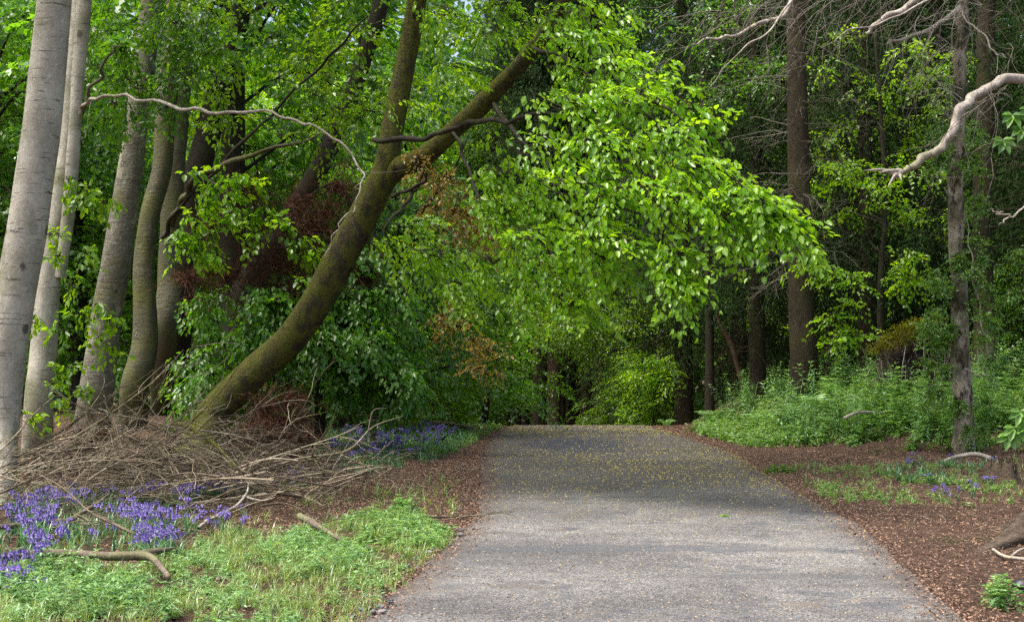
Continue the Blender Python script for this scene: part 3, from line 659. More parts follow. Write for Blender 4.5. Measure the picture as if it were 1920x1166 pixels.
# chestnut with big hand-shaped leaves reaching in at the right edge
tc = thing('horse_chestnut', 'young horse chestnut with hand-shaped leaves poking in at the right edge', 'tree', (6.6, 16.4, float(H(6.6, 16.4))))
g = Geo(); gl = Geo(); b0 = np.array(tc.location)
tube(g, [b0 - np.array([0, 0, .1]), b0 + np.array([0, 0, 2]), b0 + np.array([.1, 0, 5.5])], [.05, .04, .015], 20, 8); child('trunk', g, M['dark'], tc)
g = Geo()
for (x, y) in [(1880, 262), (1898, 215), (1915, 240), (1912, 770), (1900, 800), (1930, 205), (1925, 795), (1890, 815)]:
    e = P(x, y, 15.2); z = (e[2] + .1) if y < 400 else e[2] + .15
    tube(g, [np.array([b0[0] + .02, b0[1], z]), (e + np.array([b0[0], b0[1], z])) / 2 + [0, 0, .06], e], [.012, .007, .004], 10, 6)
    k = 6; a = np.linspace(-1.9, 1.9, k) + rngD.normal(0, .1, k)
    D = np.stack([np.sin(a) * -1, np.full(k, -.45), -np.cos(a) * .8 - .25], 1)
    leaves(gl, np.repeat(e[None], k, 0), D, np.array([[0, -1., .8]]) + rngD.normal(0, .2, (k, 3)), .19 * np.cos(a * .4), .42, rngD, 1)
child('limb', g, M['dark'], tc); child('crown', gl, M['leaf_ivy'], tc)

# ---------------------------------------------------------------- background trees: prototypes, then copies
def proto_beech(seed, zlo, zhi, rad, nlimb, ns, nl, size, trunk_r=.17, trunk_h=None, lean=.0, lod=0):
    rng = np.random.default_rng(seed); t = thing('beech_tree', None, 'tree', (0, 0, 0))
    th = trunk_h or zhi * .92; g = Geo()
    tp = np.array([(0, 0, -.5), (lean * .2, 0, th * .3), (lean * .55, .1, th * .6), (lean, 0, th)]); tube(g, tp, [trunk_r * 1.25, trunk_r, trunk_r * .7, .03], 30, 12, .06, seed, .4)
    child('trunk', g, M['dark'], t)
    gl, gt = Geo(), Geo()
    sp = smooth_path(tp, 60)
    for k in range(nlimb):
        z = zlo * .8 + (zhi * .95 - zlo * .8) * (k + rng.random()) / nlimb; o = sp[np.argmin(abs(sp[:, 2] - z * .9))]
        a = k * 2.4 + rng.normal(0, .4); f = (z - zlo) / (zhi - zlo)
        Lr = rad * (1.15 - .6 * f) * rng.uniform(.7, 1.15)
        e = o + np.array([math.cos(a) * Lr, math.sin(a) * Lr, rng.uniform(-.2, .35) * Lr + (.25 * Lr * f)])
        m = (o + e) / 2 + np.array([0, 0, .18 * Lr])
        path = tube(gt, [o, m, e], [.05, .03, .008], 12, 5)
        n = ns // nlimb; u_ = np.clip(rng.beta(1.6, 1.1, n), .12, 1); q = path[(u_ * 11).astype(int)]
        out = nrm((e - o) * np.array([1, 1, .3])); sd = np.cross(out, [0, 0, 1.])
        s_ = rng.normal(0, .30, n) * Lr * (.5 + u_ * .5)
        O = q + sd * s_[:, None]; O[:, 2] += rng.normal(0, .28, n) - .18 * np.abs(s_)
        D = out * .8 + sd * (np.sign(s_) * .6)[:, None] + rng.normal(0, .25, (n, 3)); D[:, 2] -= .25
        sprays(gl, None, O, D, rng.uniform(.7, 1.5, n), nl, size, rng, .66, lod, .35, .3, .4)
        twig_tubes(gt, q, O, .012, .004, .02, rng, 3)
    child('crown', gl, M['leaf_mid'], t); child('branches', gt, M['dark'], t)
    return t
def proto_spruce(seed, h, zlo, rad, nb, nl, size, tr=.22):
    rng = np.random.default_rng(seed); t = thing('spruce_tree', None, 'tree', (0, 0, 0)); g = Geo()
    tube(g, [(0, 0, -.5), (0, 0, h * .5), (0, .05, h)], [tr * 1.2, tr * .75, .02], 36, 14, .05, seed, .35); child('trunk', g, M['spruce'], t)
    gl, gt = Geo(), Geo()
    z = np.sort(rng.uniform(zlo, h, nb)); a = rng.uniform(0, 2 * np.pi, nb); L = rad * (1.05 - .85 * ((z - zlo) / (h - zlo))) * rng.uniform(.7, 1.1, nb) + .3
    O = np.stack([0 * z, 0 * z, z], 1); D = np.stack([np.cos(a), np.sin(a), -.28 + rng.normal(0, .12, nb)], 1)
    E = O + D * L[:, None]; E[:, 2] += .12 * L
    path = twig_tubes(gt, O, E, .03, .006, .10, rng, 6)
    for r_ in range(9):
        k = rng.integers(1, 7, nb); q = path[np.arange(nb), k] + rng.normal(0, .08, (nb, 3))
        sg = rng.choice([-1., 1.], nb); sd = np.stack([-np.sin(a), np.cos(a), 0 * a], 1) * sg[:, None]
        Ds = D * .8 + sd * rng.uniform(.2, 1.0, nb)[:, None]; Ds[:, 2] -= rng.uniform(.1, .7, nb)
        sprays(gl, None, q, Ds, .35 + .28 * L * rng.uniform(.6, 1.2, nb), nl, size, rng, .15, 0, .5, .5, .5, .28, hang=.35)
    # bare dead boughs below the live ones
    m = 26; z2 = rng.uniform(1.2, zlo + 1, m); a2 = rng.uniform(0, 6.28, m); A = np.stack([0 * z2, 0 * z2, z2], 1)
    B = A + np.stack([np.cos(a2), np.sin(a2), rng.normal(-.15, .15, m)], 1) * rng.uniform(.8, 2.2, m)[:, None]
    pp = twig_tubes(gt, A, B, .014, .003, -.06, rng, 6); k = rng.integers(1, 6, (m, 6)); A2 = pp[np.arange(m)[:, None], k].reshape(-1, 3)
    twig_tubes(gt, A2, A2 + np.repeat(B - A, 6, 0) * .3 + rng.normal(0, .25, (m * 6, 3)), .006, .002, .08, rng, 4)
    child('crown', gl, M['needles'], t); child('branches', gt, M['spruce'], t)
    return t
BL = [proto_beech(41, .9, 8.0, 3.3, 26, 520, 50, .125), proto_beech(42, .5, 6.5, 3.0, 24, 480, 50, .12, lean=.8), proto_beech(43, 3.0, 11, 3.8, 28, 560, 50, .14)]
BT = [proto_beech(44, 7.5, 19, 4.6, 26, 640, 40, .20, trunk_r=.28), proto_beech(45, 8.5, 21, 5.0, 26, 640, 40, .21, trunk_r=.3)]
SP = [proto_spruce(51, 19, 3.6, 3.4, 210, 26, .17), proto_spruce(52, 21, 2.4, 3.6, 230, 26, .17, .26)]
UP = [proto_spruce(53, 22, 9.5, 2.6, 120, 22, .22, .2)]
used = set()
NB = 0
def put(proto, x, y, rz, sc, label, group, mat=None, trunk=None, z=None):
    mats = {}
    if mat: mats['crown'] = M[mat]
    if trunk: mats['trunk'] = M[trunk]
    loc = (x, y, float(H(x, y)) if z is None else z)
    if proto.name not in used:
        used.add(proto.name); proto.location = loc; proto.rotation_euler[2] = rz; proto.scale = (sc, sc, sc) if np.isscalar(sc) else sc; o = proto
        for ch in o.children:
            for k, m in mats.items():
                if ch.name.startswith(k): ch.material_slots[0].link = 'OBJECT'; ch.material_slots[0].material = m
    else: o = dup(proto, loc, rz, sc, None, mats)
    o['label'] = label; o['group'] = group
    return o
XD = lambda px, d: (px - CX) / F * d
# understorey beeches left of the path
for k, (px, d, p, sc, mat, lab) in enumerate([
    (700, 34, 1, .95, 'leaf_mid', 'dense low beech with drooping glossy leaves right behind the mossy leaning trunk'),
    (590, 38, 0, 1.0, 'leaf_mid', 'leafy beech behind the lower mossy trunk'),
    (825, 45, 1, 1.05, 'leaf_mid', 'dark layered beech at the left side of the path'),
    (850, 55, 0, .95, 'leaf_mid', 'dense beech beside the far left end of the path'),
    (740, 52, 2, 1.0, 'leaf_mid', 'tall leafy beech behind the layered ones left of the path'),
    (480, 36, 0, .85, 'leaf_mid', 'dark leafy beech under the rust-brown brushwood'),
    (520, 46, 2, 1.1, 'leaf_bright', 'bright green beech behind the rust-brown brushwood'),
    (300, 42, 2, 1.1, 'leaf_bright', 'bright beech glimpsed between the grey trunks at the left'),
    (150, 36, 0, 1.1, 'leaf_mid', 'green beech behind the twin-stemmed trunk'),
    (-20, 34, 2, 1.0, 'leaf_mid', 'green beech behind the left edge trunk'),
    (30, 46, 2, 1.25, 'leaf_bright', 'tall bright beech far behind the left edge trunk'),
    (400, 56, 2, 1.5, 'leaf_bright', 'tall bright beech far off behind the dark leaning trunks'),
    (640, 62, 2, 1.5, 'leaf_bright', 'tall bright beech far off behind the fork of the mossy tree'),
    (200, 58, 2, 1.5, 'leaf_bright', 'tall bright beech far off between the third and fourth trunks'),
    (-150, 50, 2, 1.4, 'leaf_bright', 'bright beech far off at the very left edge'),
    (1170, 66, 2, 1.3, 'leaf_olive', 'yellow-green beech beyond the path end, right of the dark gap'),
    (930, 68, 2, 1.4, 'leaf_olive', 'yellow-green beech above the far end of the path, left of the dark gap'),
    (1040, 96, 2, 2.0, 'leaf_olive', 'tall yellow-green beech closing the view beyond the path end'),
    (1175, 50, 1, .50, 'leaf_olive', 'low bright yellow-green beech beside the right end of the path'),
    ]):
    x = XD(px, d); z = None
    if 'closing the view beyond' in lab or 'of the dark gap' in lab: z = float(H(x, d)) + 3.0
    if lab.startswith('yellow-green beech hanging'): z = float(H(x, d)) + 4.6
    if 'over the' in lab and 'crest' in lab: z = float(H(x, d)) + 2.6
    o = put(BL[p], x, d, k * 1.7, sc, lab, 'leafy beeches behind the path verges', mat)
    if z is not None:                     # a raised crown on its own longer stem
        o.location.z = z
        for ch in o.children:
            if ch.name.startswith('trunk'): ch.scale = (1, 1, 1.35); ch.location.z = -3.2
for k, (px, d, p, sc, lab) in enumerate([
    (1282, 45, 1, 1.0, 'dark spruce with a black trunk at the right end of the path'),
    (1385, 44, 0, 1.0, 'shaded spruce left of the big brown spruce trunk'),
    (1440, 52, 1, 1.1, 'dark spruce behind the big brown spruce trunk'),
    (1590, 42, 0, .95, 'spruce with drooping boughs right of the big brown trunk'),
    (1700, 47, 1, 1.05, 'dark spruce behind the mossy root mound'),
    (1960, 38, 1, .95, 'dark spruce at the right edge'),
    (1850, 52, 0, 1.1, 'dark spruce far behind the ivy-clad tree'),
    (1625, 36.5, 0, .92, 'spruce with grey-green boughs between the big trunk and the root mound'),
    (1765, 39, 1, .9, 'spruce with drooping boughs behind the curved dead limb'),
    (1420, 38, 0, .9, 'shaded spruce close behind the left side of the big brown trunk'),
    (2080, 31, 0, 1.0, 'large spruce whose boughs enter at the right edge'),
    (985, 98, 1, 1.2, 'dark spruce deep in the gap beyond the path end, at its left'),
    (1060, 100, 0, 1.3, 'dark spruce deep in the middle of the gap beyond the path end'),
    (1130, 97, 1, 1.2, 'dark spruce deep in the gap beyond the path end, at its right'),
    (1340, 62, 1, 1.2, 'dark spruce far behind the right side of the path'),
    ]):
    put(SP[p], XD(px, d), d, k * 2.1, sc, lab, 'spruces right of the path')
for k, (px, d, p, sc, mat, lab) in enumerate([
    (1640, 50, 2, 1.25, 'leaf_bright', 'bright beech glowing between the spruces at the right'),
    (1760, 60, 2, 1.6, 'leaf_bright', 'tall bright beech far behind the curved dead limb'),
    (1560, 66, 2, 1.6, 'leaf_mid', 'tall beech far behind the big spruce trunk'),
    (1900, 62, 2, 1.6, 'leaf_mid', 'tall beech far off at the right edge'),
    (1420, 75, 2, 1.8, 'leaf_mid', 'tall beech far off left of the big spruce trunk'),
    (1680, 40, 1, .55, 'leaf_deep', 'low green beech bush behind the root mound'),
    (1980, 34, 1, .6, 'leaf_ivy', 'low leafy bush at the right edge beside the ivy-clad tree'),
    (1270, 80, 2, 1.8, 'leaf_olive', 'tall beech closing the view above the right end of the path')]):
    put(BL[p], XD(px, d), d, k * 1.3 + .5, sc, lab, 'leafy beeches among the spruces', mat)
# golden-brown young foliage hanging left of the path
t = thing('copper_beech', 'beech with golden brown young leaves hanging left of the path', 'tree', (XD(700, 28.5), 28.5, float(H(XD(700, 28.5), 28.5))))
g = Geo(); b0 = np.array(t.location); tube(g, [b0 - np.array([0, 0, .2]), P(705, 640, 28.5), P(745, 500, 27), P(790, 400, 24.5), P(845, 330, 23), P(880, 250, 22.6)], [.07, .06, .045, .03, .018, .008], 30, 10, .05, 3); child('trunk', g, M['dark'], t)
gl, gt = Geo(), Geo(); rr_ = np.random.default_rng(8)
blob_foliage(gl, gt, [(P(x, y, 22.6), .27) for x, y in [(840, 330), (815, 390), (870, 430), (800, 330), (830, 350), (860, 375), (885, 400), (905, 430), (925, 450), (850, 400), (790, 300)]] + [(P(x, y, 25.5), .3) for x, y in [(860, 610), (890, 640), (915, 660), (900, 690), (830, 590)]], rr_, per=30, nl=16, L=.5, size=.07, hang=.6)
child('crown', gl, M['leaf_gold'], t); child('twigs', gt, M['dark'], t)
def leafy(name, label, base, trunk, rd, blobs, mat, seed, trunkmat='dark', group=None, limbs=(), **kw):
    rng = np.random.default_rng(seed); b0 = np.array([base[0], base[1], float(H(*base))]); t = thing(name, label, 'tree', b0, group)
    g = Geo(); tube(g, [b0 - np.array([0, 0, .3])] + PL(trunk), rd, 40, 12, .06, seed, .3); child('trunk', g, M[trunkmat], t)
    for lp, r_ in limbs:
        g = Geo(); tube(g, PL(lp), r_, 24, 7, .1, seed); child('limb', g, M[trunkmat], t)
    gl, gt = Geo(), Geo(); blob_foliage(gl, gt, blobs, rng, **kw); child('crown', gl, M[mat], t); child('twigs', gt, M['dark'], t); return t
Rf = np.random.default_rng(404)
def bl(n, x0, x1, y0, y1, d0, d1, r0, r1, k=1., fn=None):
    out = []
    while len(out) < n:
        x, y = Rf.uniform(x0, x1), Rf.uniform(y0, y1)
        if fn is None or fn(x, y): out.append((P(x, y, Rf.uniform(d0, d1)), Rf.uniform(r0, r1), k))
    return out
leafy('beech_tree', 'beech right of the path end whose yellow-green boughs roof the path', (XD(1235, 50), 50), [(1240, 640, 50), (1225, 520, 50), (1200, 380, 50)], [.2, .17, .13, .06],
    bl(34, 1010, 1290, 470, 665, 45, 51, .6, .95, 1.2) + bl(6, 1060, 1190, 570, 615, 42, 44, .4, .55, 1.5), 'leaf_olive', 11,
    limbs=[([(1235, 600, 50), (1180, 622, 47), (1120, 618, 45), (1060, 600, 44)], [.08, .06, .04, .015])], per=30, nl=24, L=.8, size=.085, flat=.25, hang=.2)
leafy('beech_tree', 'beech left of the path end whose dense boughs droop to the verge', (XD(905, 44), 44), [(915, 740, 44), (935, 680, 44), (925, 560, 44), (900, 400, 44)], [.13, .10, .09, .08, .04],
    bl(50, 800, 1010, 450, 770, 40, 45, .6, .95, 1.2, lambda x, y: y < 800 - max(0, x - 830) * 1.3 and (x < 935 or y < 620)) + bl(12, 900, 1090, 560, 640, 44, 50, .5, .8, 1.2), 'leaf_olive', 12, per=28, nl=24, L=.8, size=.085, flat=.3, hang=.3)
leafy('beech_tree', 'low beech with glossy layered leaves drooping right from behind the mossy trunk', (XD(600, 26.5), 26.5), [(600, 700, 26.5), (600, 600, 26.5), (590, 480, 26.5)], [.10, .09, .07, .03],
    bl(36, 580, 790, 545, 735, 24.6, 26.5, .32, .5, 1.3, lambda x, y: y - 560 > (x - 640) * 1.15 and y < 640 + (x - 560) * 1.1) + bl(16, 640, 760, 480, 640, 25, 27, .35, .5, 1.1), 'leaf_mid', 13, per=44, nl=18, L=.55, size=.11, bias=(.5, -.2, -.45), flat=.2, jit=.25, hang=.7)
leafy('beech_tree', 'low leafy beech under the rust-brown brushwood left of the mossy trunk', (XD(470, 27), 27), [(470, 700, 27), (470, 600, 27), (450, 540, 27)], [.07, .06, .05, .02],
    bl(26, 335, 560, 560, 760, 25.2, 27.5, .35, .5, 1.2) + bl(8, 470, 560, 555, 640, 25, 26, .3, .45, 1.4), 'leaf_mid', 14, per=40, nl=18, L=.55, size=.11, bias=(.4, -.2, -.4), flat=.2, jit=.3, hang=.6)
leafy('beech_sapling', 'bright low beech sapling at the right corner of the path end', (XD(1225, 43), 43), [(1222, 740, 43), (1215, 690, 43), (1205, 650, 43)], [.05, .04, .03, .01],
    bl(24, 1120, 1258, 660, 785, 41.5, 44, .32, .48, 1.4, lambda x, y: x > 1225 - (y - 640) * .8 and not (x < 1170 and y > 740)), 'leaf_bright', 17, per=46, nl=20, L=.6, size=.085, flat=.25, hang=.3, bias=(-.4, -.2, -.2))
leafy('rowan_tree', 'thin leafy tree with bright patches of leaf between the big spruce and the ivy-clad tree', (XD(1655, 34), 34), [(1650, 560, 34), (1660, 380, 34), (1650, 200, 34), (1640, 60, 34)], [.09, .07, .06, .05, .03],
    bl(36, 1540, 1800, 60, 420, 32.5, 35, .3, .55, .9) + bl(9, 1500, 1720, 465, 530, 31, 33, .25, .42, .9) + bl(5, 1560, 1620, 560, 640, 31, 32, .25, .35, .8), 'leaf_bright', 15, per=30, nl=16, L=.6, size=.10, hang=.3, flat=.25)
leafy('beech_tree', 'leafy beech sprays high at the top centre between the conifers', (XD(1330, 40), 40), [(1330, 560, 40), (1325, 380, 40), (1320, 200, 40), (1310, 0, 40)], [.14, .12, .10, .08, .05],
    bl(24, 1180, 1460, -30, 220, 34, 41, .5, .8, .9), 'leaf_mid', 16, per=26, nl=18, L=.7, size=.10, hang=.3)
# tall forest overhead and far rows
Rt = np.random.default_rng(91)
tall = [(-6.5, 33), (-17, 38), (-24, 60), (-5, 66), (10, 68), (20, 54), (13, 58), (27, 50), (27, 64), (18, 70), (-20, 75), (-6, 80), (6, 84), (-30, 72), (33, 74), (-14, 90), (14, 92), (-28, 92), (26, 92), (0, 98)]
for k, (x, y) in enumerate(tall):
    put(BT[k % 2], x, y, k * 2.3, .95 + .25 * Rt.random(), 'tall dark-stemmed forest beech with its crown high above the path wood', 'tall forest beeches', 'leaf_mid')
# plantation of dark trunks beyond the path end
for k in range(34):
    px = 935 + 250 * Rt.random(); d = 60 + 34 * Rt.random(); x = XD(px, d)
    put(UP[0], x, d, k * 1.1, .8 + .5 * Rt.random(), 'bare dark spruce trunk in the gap beyond the path end', 'spruce plantation beyond the path end', None, ['pine_red', 'spruce', 'dark'][k % 3])
# far wood: one mass of crowns closing the horizon
gl = Geo(); rr_ = np.random.default_rng(99); n = 20000
a = rr_.uniform(-1.35, 1.35, n); r_ = rr_.uniform(100, 135, n); x = np.sin(a) * r_; y = np.cos(a) * r_; z = rr_.uniform(-4, 50, n) * (0.8 + .2 * np.sin(x * .35) * np.cos(x * .13))
sprays(gl, None, np.stack([x, y, z], 1), rr_.normal(0, 1, (n, 3)) * [1, 1, .4] + [0, -.5, -.2], 3.2, 22, .85, rr_, .7, 0, .3, .4, .5)
tag(link('distant_woods', gl, M['leaf_mid']), 'distant green wood closing the view', 'woods', kind='stuff')

# ---------------------------------------------------------------- rust-brown dead spruce brush
def rusty(label, blobs, seed, per=60, L=.7, nl=26, org=None):
    rng = np.random.default_rng(seed); b0 = np.mean([b[0] for b in blobs], 0); t = thing('dead_spruce_bough', label, 'dead branch', b0, 'rust-brown dead boughs')
    gl, gt = Geo(), Geo(); blob_foliage(gl, gt, blobs, rng, size=.16, nl=nl, L=L, per=per, wid=.09, bias=(.5, 0, -.1), lod=0, jit=.8, droop=.25, hang=.1)
    if org is not None:
        g2 = Geo(); tube(g2, [org] + [b[0] for b in blobs[:3]], [.07, .05, .03, .01], 20, 8, .05); child('bough', g2, M['dark'], t)
    child('needles', gl, M['rust'], t); child('twigs', gt, M['rust'], t)
rusty('large rust-brown dead spruce bough hung up behind the mossy trunk', [(P(x, y, 25.6), r) for x, y, r in [(690, 515, .28), (640, 350, .3), (560, 380, .4), (620, 400, .5), (540, 430, .55), (470, 470, .5), (430, 520, .45), (520, 500, .6), (590, 480, .5), (560, 540, .4), (410, 420, .35), (470, 350, .3), (600, 430, .4), (365, 520, .35), (660, 500, .3), (650, 545, .22)]], 1, 85, org=P(700, 380, 26))
rusty('small rust-brown bough lying against the foot of the mossy trunk', [(P(x, y, 22.5), r) for x, y, r in [(500, 760, .3), (530, 790, .35), (560, 820, .3), (480, 810, .3), (545, 755, .2)]], 2, 70, L=.5)
rusty('faded orange-brown tuft of dead needles at the left of the brush pile', [(P(x, y, 21.3), r) for x, y, r in [(165, 810, .16), (190, 825, .14), (150, 830, .12)]], 3, 60, L=.3)

# ---------------------------------------------------------------- brush pile
Rp = np.random.default_rng(61)
PCX, PCY = -4.15, 17.4
def pile_h(x, y): return .78 * np.exp(-((x - PCX) / 2.3) ** 2 - ((y - PCY) / 2.4) ** 2)
def sticks(n, rng, L=(.8, 2.2), fan=0.):
    x = PCX + rng.normal(0, 1.3, n); y = PCY + rng.normal(0, 1.5, n); x = np.clip(x, PCX - 2.6, PCX + 2.3)
    z = H(x, y) + rng.random(n) * (pile_h(x, y) + .08) + .02
    a = rng.normal(.1, .75, n) + np.where(rng.random(n) < .25, 1.2, 0); e = rng.normal(.05 + fan, .16, n)
    D = np.stack([np.cos(a) * np.cos(e), np.sin(a) * np.cos(e) * .8, np.sin(e)], 1); LL = rng.uniform(*L, n)
    A = np.stack([x, y, z], 1) - D * LL[:, None] * .5; B = A + D * LL[:, None]
    A[:, 2] = np.maximum(A[:, 2], H(A[:, 0], A[:, 1]) + .01); B[:, 2] = np.maximum(B[:, 2], H(B[:, 0], B[:, 1]) + .01)
    return A, B, D, LL
g = Geo(); A, B, D, LL = sticks(420, Rp, (.5, 1.8)); p1 = twig_tubes(g, A, B, .007, .003, -.05, Rp, 6)
k = Rp.integers(1, 6, (len(A), 2)); A2 = p1[np.arange(len(A))[:, None], k].reshape(-1, 3)
twig_tubes(g, A2, A2 + np.repeat(D, 2, 0) * .3 + Rp.normal(0, .14, (len(A2), 3)), .0035, .0015, 0, Rp, 3)
tag(link('brushwood', g, M['stick']), 'tangled heap of dry brown twigs at the foot of the leaning beech', 'brushwood', kind='stuff')
DB = []
for s in range(7):                                  # prototypes of longer dead branches with side twigs
    g = Geo(); L = Rp.uniform(1.4, 2.6); q = [np.array([0, 0, 0.])]; d = np.array([1, 0, .05])
    for _ in range(5): d = nrm(d + Rp.normal(0, .13, 3) * [0, 1, 1]); q.append(q[-1] + d * L / 5)
    pth = tube(g, q, [.014, .012, .009, .006, .002], 16, 6)
    m = 9; i_ = Rp.integers(3, 14, m); D2 = np.stack([np.full(m, .8), Rp.choice([-1, 1], m) * Rp.uniform(.3, .7, m), Rp.normal(.1, .3, m)], 1)
    p2 = twig_tubes(g, pth[i_], pth[i_] + D2 * Rp.uniform(.25, .75, m)[:, None], .006, .0015, -.06, Rp, 5)
    i2 = Rp.integers(1, 5, m); twig_tubes(g, p2[np.arange(m), i2], p2[np.arange(m), i2] + D2 * .2 + Rp.normal(0, .1, (m, 3)), .003, .001, 0, Rp, 3)
    DB.append(g.mesh('dead_branch')); DB[-1].materials.append(M['stick'])
for k in range(84):
    o = bpy.data.objects.new('dead_branch', DB[k % 7]); C.objects.link(o)
    if k < 60:
        x = PCX + Rp.normal(0, 1.3); y = PCY + Rp.normal(0, 1.5); z = float(H(x, y) + pile_h(x, y) * Rp.uniform(.2, 1)) + .03; el = -Rp.normal(.10, .16); az = Rp.normal(0, .55) + (math.pi if Rp.random() < .35 else 0)
    else:
        x = PCX + Rp.uniform(-1.2, 1.9); y = PCY + Rp.normal(0, 1.0); z = float(H(x, y) + pile_h(x, y) * .6); el = -Rp.uniform(.15, .6); az = Rp.normal(.1, .5) + (math.pi if Rp.random() < .12 else 0)
    L = 1.0
    o.location = (x - math.cos(az) * L, y - math.sin(az) * L * .8, z); o.rotation_euler = (Rp.uniform(-1, 1), el, az)
    o.scale = (Rp.uniform(.7, 1.15),) * 3
    tag(o, 'thin dry twiggy branch thrown on the brush pile', 'dead branch', 'dry branches of the brush pile')

# individual fallen branches
def fallen(label, px, rd, mat, dz=.02, forks=(), name='fallen_branch', cat='fallen branch', sides=12):
    pts = [];
    for p in px:
        if len(p) == 3: pts.append(P(*p))
        else: q = G(*p); q[2] += dz; pts.append(q)
    t = thing(name, label, cat, pts[0]); g = Geo(); tube(g, pts, rd, 50, sides, .12, len(px)); child('branch', g, M[mat], t)
    for f, r in forks:
        g = Geo(); q = [P(*p) if len(p) == 3 else G(*p) + [0, 0, dz] for p in f]; tube(g, q, r, 20, 8, .1, 2); child('fork', g, M[mat], t)
fallen('thick lichened grey branch lying in the grass at the bottom left', [(-60, 1088), (0, 1086), (60, 1070), (130, 1072), (200, 1075), (262, 1074), (285, 1080), (300, 1098), (316, 1118)], [.026, .03, .03, .034, .032, .034, .027, .022, .016], 'log', .13,
       [([(250, 1074), (290, 1068), (325, 1058)], [.038, .03, .01])])
fallen('crooked pale stick rising among the bluebells at the left', [(-40, 1018), (40, 1010), (90, 1000), (130, 975, 13.6), (150, 962, 13.8), (180, 945, 14), (205, 925, 14.2)], [.022, .024, .024, .024, .02, .02, .008], 'log', .12,
       [([(140, 963, 13.7), (165, 975, 13.6), (185, 1000, 13.4)], [.012, .01, .004]), ([(140, 962, 13.7), (130, 945, 13.7), (125, 930, 13.7)], [.012, .01, .004]), ([(98, 985, 13.5), (97, 960, 13.5)], [.012, .006]), ([(145, 960, 13.7), (146, 940, 13.7)], [.01, .004])], name='fallen_stick', cat='stick')
fallen('mossy greenish branch sloping through the brush pile at the left', [(50, 850, 17.5), (100, 858, 17.5), (190, 863, 17.3), (240, 880, 17.1), (285, 905, 16.8), (315, 925, 16.6)], [.012, .02, .03, .032, .03, .03], 'log')
fallen('greenish branch arching over the brush pile before the leaning beech', [(300, 798, 18), (340, 796, 17.6), (380, 815, 17.3), (415, 845, 17), (440, 875, 16.8), (446, 890, 16.7)], [.012, .022, .024, .024, .022, .012], 'mossy')
fallen('bare pale forked branch at the front of the brush pile', [(370, 998), (400, 970, 15), (440, 950, 15.2), (462, 925, 15.4), (466, 905, 15.6)], [.02, .018, .016, .012, .005], 'deadwood', .03,
       [([(455, 930, 15.4), (490, 938, 15.3), (515, 932, 15.2)], [.012, .01, .004])])
fallen('pale upright broken stick behind the left of the brush pile', [(230, 815, 20), (215, 790, 20), (200, 772, 20), (185, 766, 20)], [.018, .016, .014, .01], 'deadwood')
fallen('grey split branch on the grass right of the brush pile', [(560, 985), (590, 1003), (640, 1035)], [.03, .035, .01], 'log', .10)
fallen('long pale bare pole reaching right from the brush pile', [(420, 905, 17), (500, 905, 17), (580, 890, 17), (700, 872, 17)], [.018, .018, .014, .005], 'stick')
fallen('pale crossing pole on the right of the brush pile', [(430, 900, 17.5), (560, 860, 17.7), (650, 845, 17.9), (700, 800, 18.2), (755, 780, 18.5)], [.016, .016, .014, .01, .004], 'stick', forks=[([(690, 808, 18.1), (700, 770, 18.2), (725, 765, 18.3)], [.008, .006, .002])])
fallen('dark mossy log on the ground at the far left verge of the path', [(800, 800), (840, 803), (885, 811)], [.07, .07, .05], 'log', .10, name='fallen_log', cat='log')
fallen('small black stick in the green verge left of the path', [(800, 842), (822, 832), (836, 818, 27)], [.03, .028, .015], 'dark', .03, name='fallen_stick', cat='stick')
fallen('pale curved bare branch arching before the ivy-clad tree', [(1768, 868), (1795, 856, 24.0), (1830, 852, 24.0), (1858, 860, 23.9), (1876, 872, 23.8)], [.025, .035, .045, .045, .03], 'deadwood')
fallen('thin pale branch lying on the fern bank', [(1582, 784, 27), (1610, 773, 27), (1660, 773, 27.3)], [.03, .025, .01], 'deadwood')
fallen('pale bare forked twigs by the root at the right edge', [(1862, 1040), (1885, 1054), (1925, 1060)], [.012, .014, .014], 'deadwood', .04, [([(1895, 1052), (1915, 1040), (1940, 1034)], [.01, .01, .008])], name='fallen_stick', cat='stick')
fallen('yellow-tipped brown stick in the bare patch by the path', [(672, 1090), (705, 1092), (735, 1090)], [.012, .012, .008], 'stick', .02, name='fallen_stick', cat='stick')
fallen('thin brown stick in the grass at the bottom left', [(400, 1050), (450, 1049), (510, 1046)], [.008, .01, .005], 'log', .04, name='fallen_stick', cat='stick')
fallen('short stick poking up at the bottom edge', [(325, 1170), (334, 1150, 9.3), (340, 1142, 9.35)], [.012, .012, .01], 'stick', .01, name='fallen_stick', cat='stick')
# root, stump, stone
rt = thing('tree_root', 'broad mossy root running in from the right edge', 'root', G(1905, 1015)); g = Geo()
tube(g, [G(2100, 960) + [0, 0, .12], G(2000, 985) + [0, 0, .1], G(1925, 1010) + [0, 0, .04], G(1870, 1030) + [0, 0, 0], G(1815, 1045) + [0, 0, -.05]], [.26, .20, .14, .08, .03], 90, 26, .22, 3); tube(g, [G(2050, 940) + [0, 0, .02], G(1960, 965) + [0, 0, .02], G(1890, 990) + [0, 0, -.02], G(1850, 1010) + [0, 0, -.05]], [.14, .10, .07, .03], 60, 14, .25, 5); child('bark', g, M['soil_root'], rt)
st = thing('tree_stump', 'small rotten mossy stump with ragged top at the right edge', 'stump', G(1880, 905)); b0 = np.array(st.location); g = Geo()
tube(g, [b0 - [0, 0, .1], b0 + [0, 0, .1], b0 + [.02, 0, .26]], [.24, .19, .15], 30, 26, .22, 4, .5); child('wood', g, M['soil_root'], st)
g = Geo(); n = 26; a = Rp.uniform(0, 6.28, n); A = b0 + np.stack([np.cos(a) * .15, np.sin(a) * .15, np.full(n, .14)], 1)
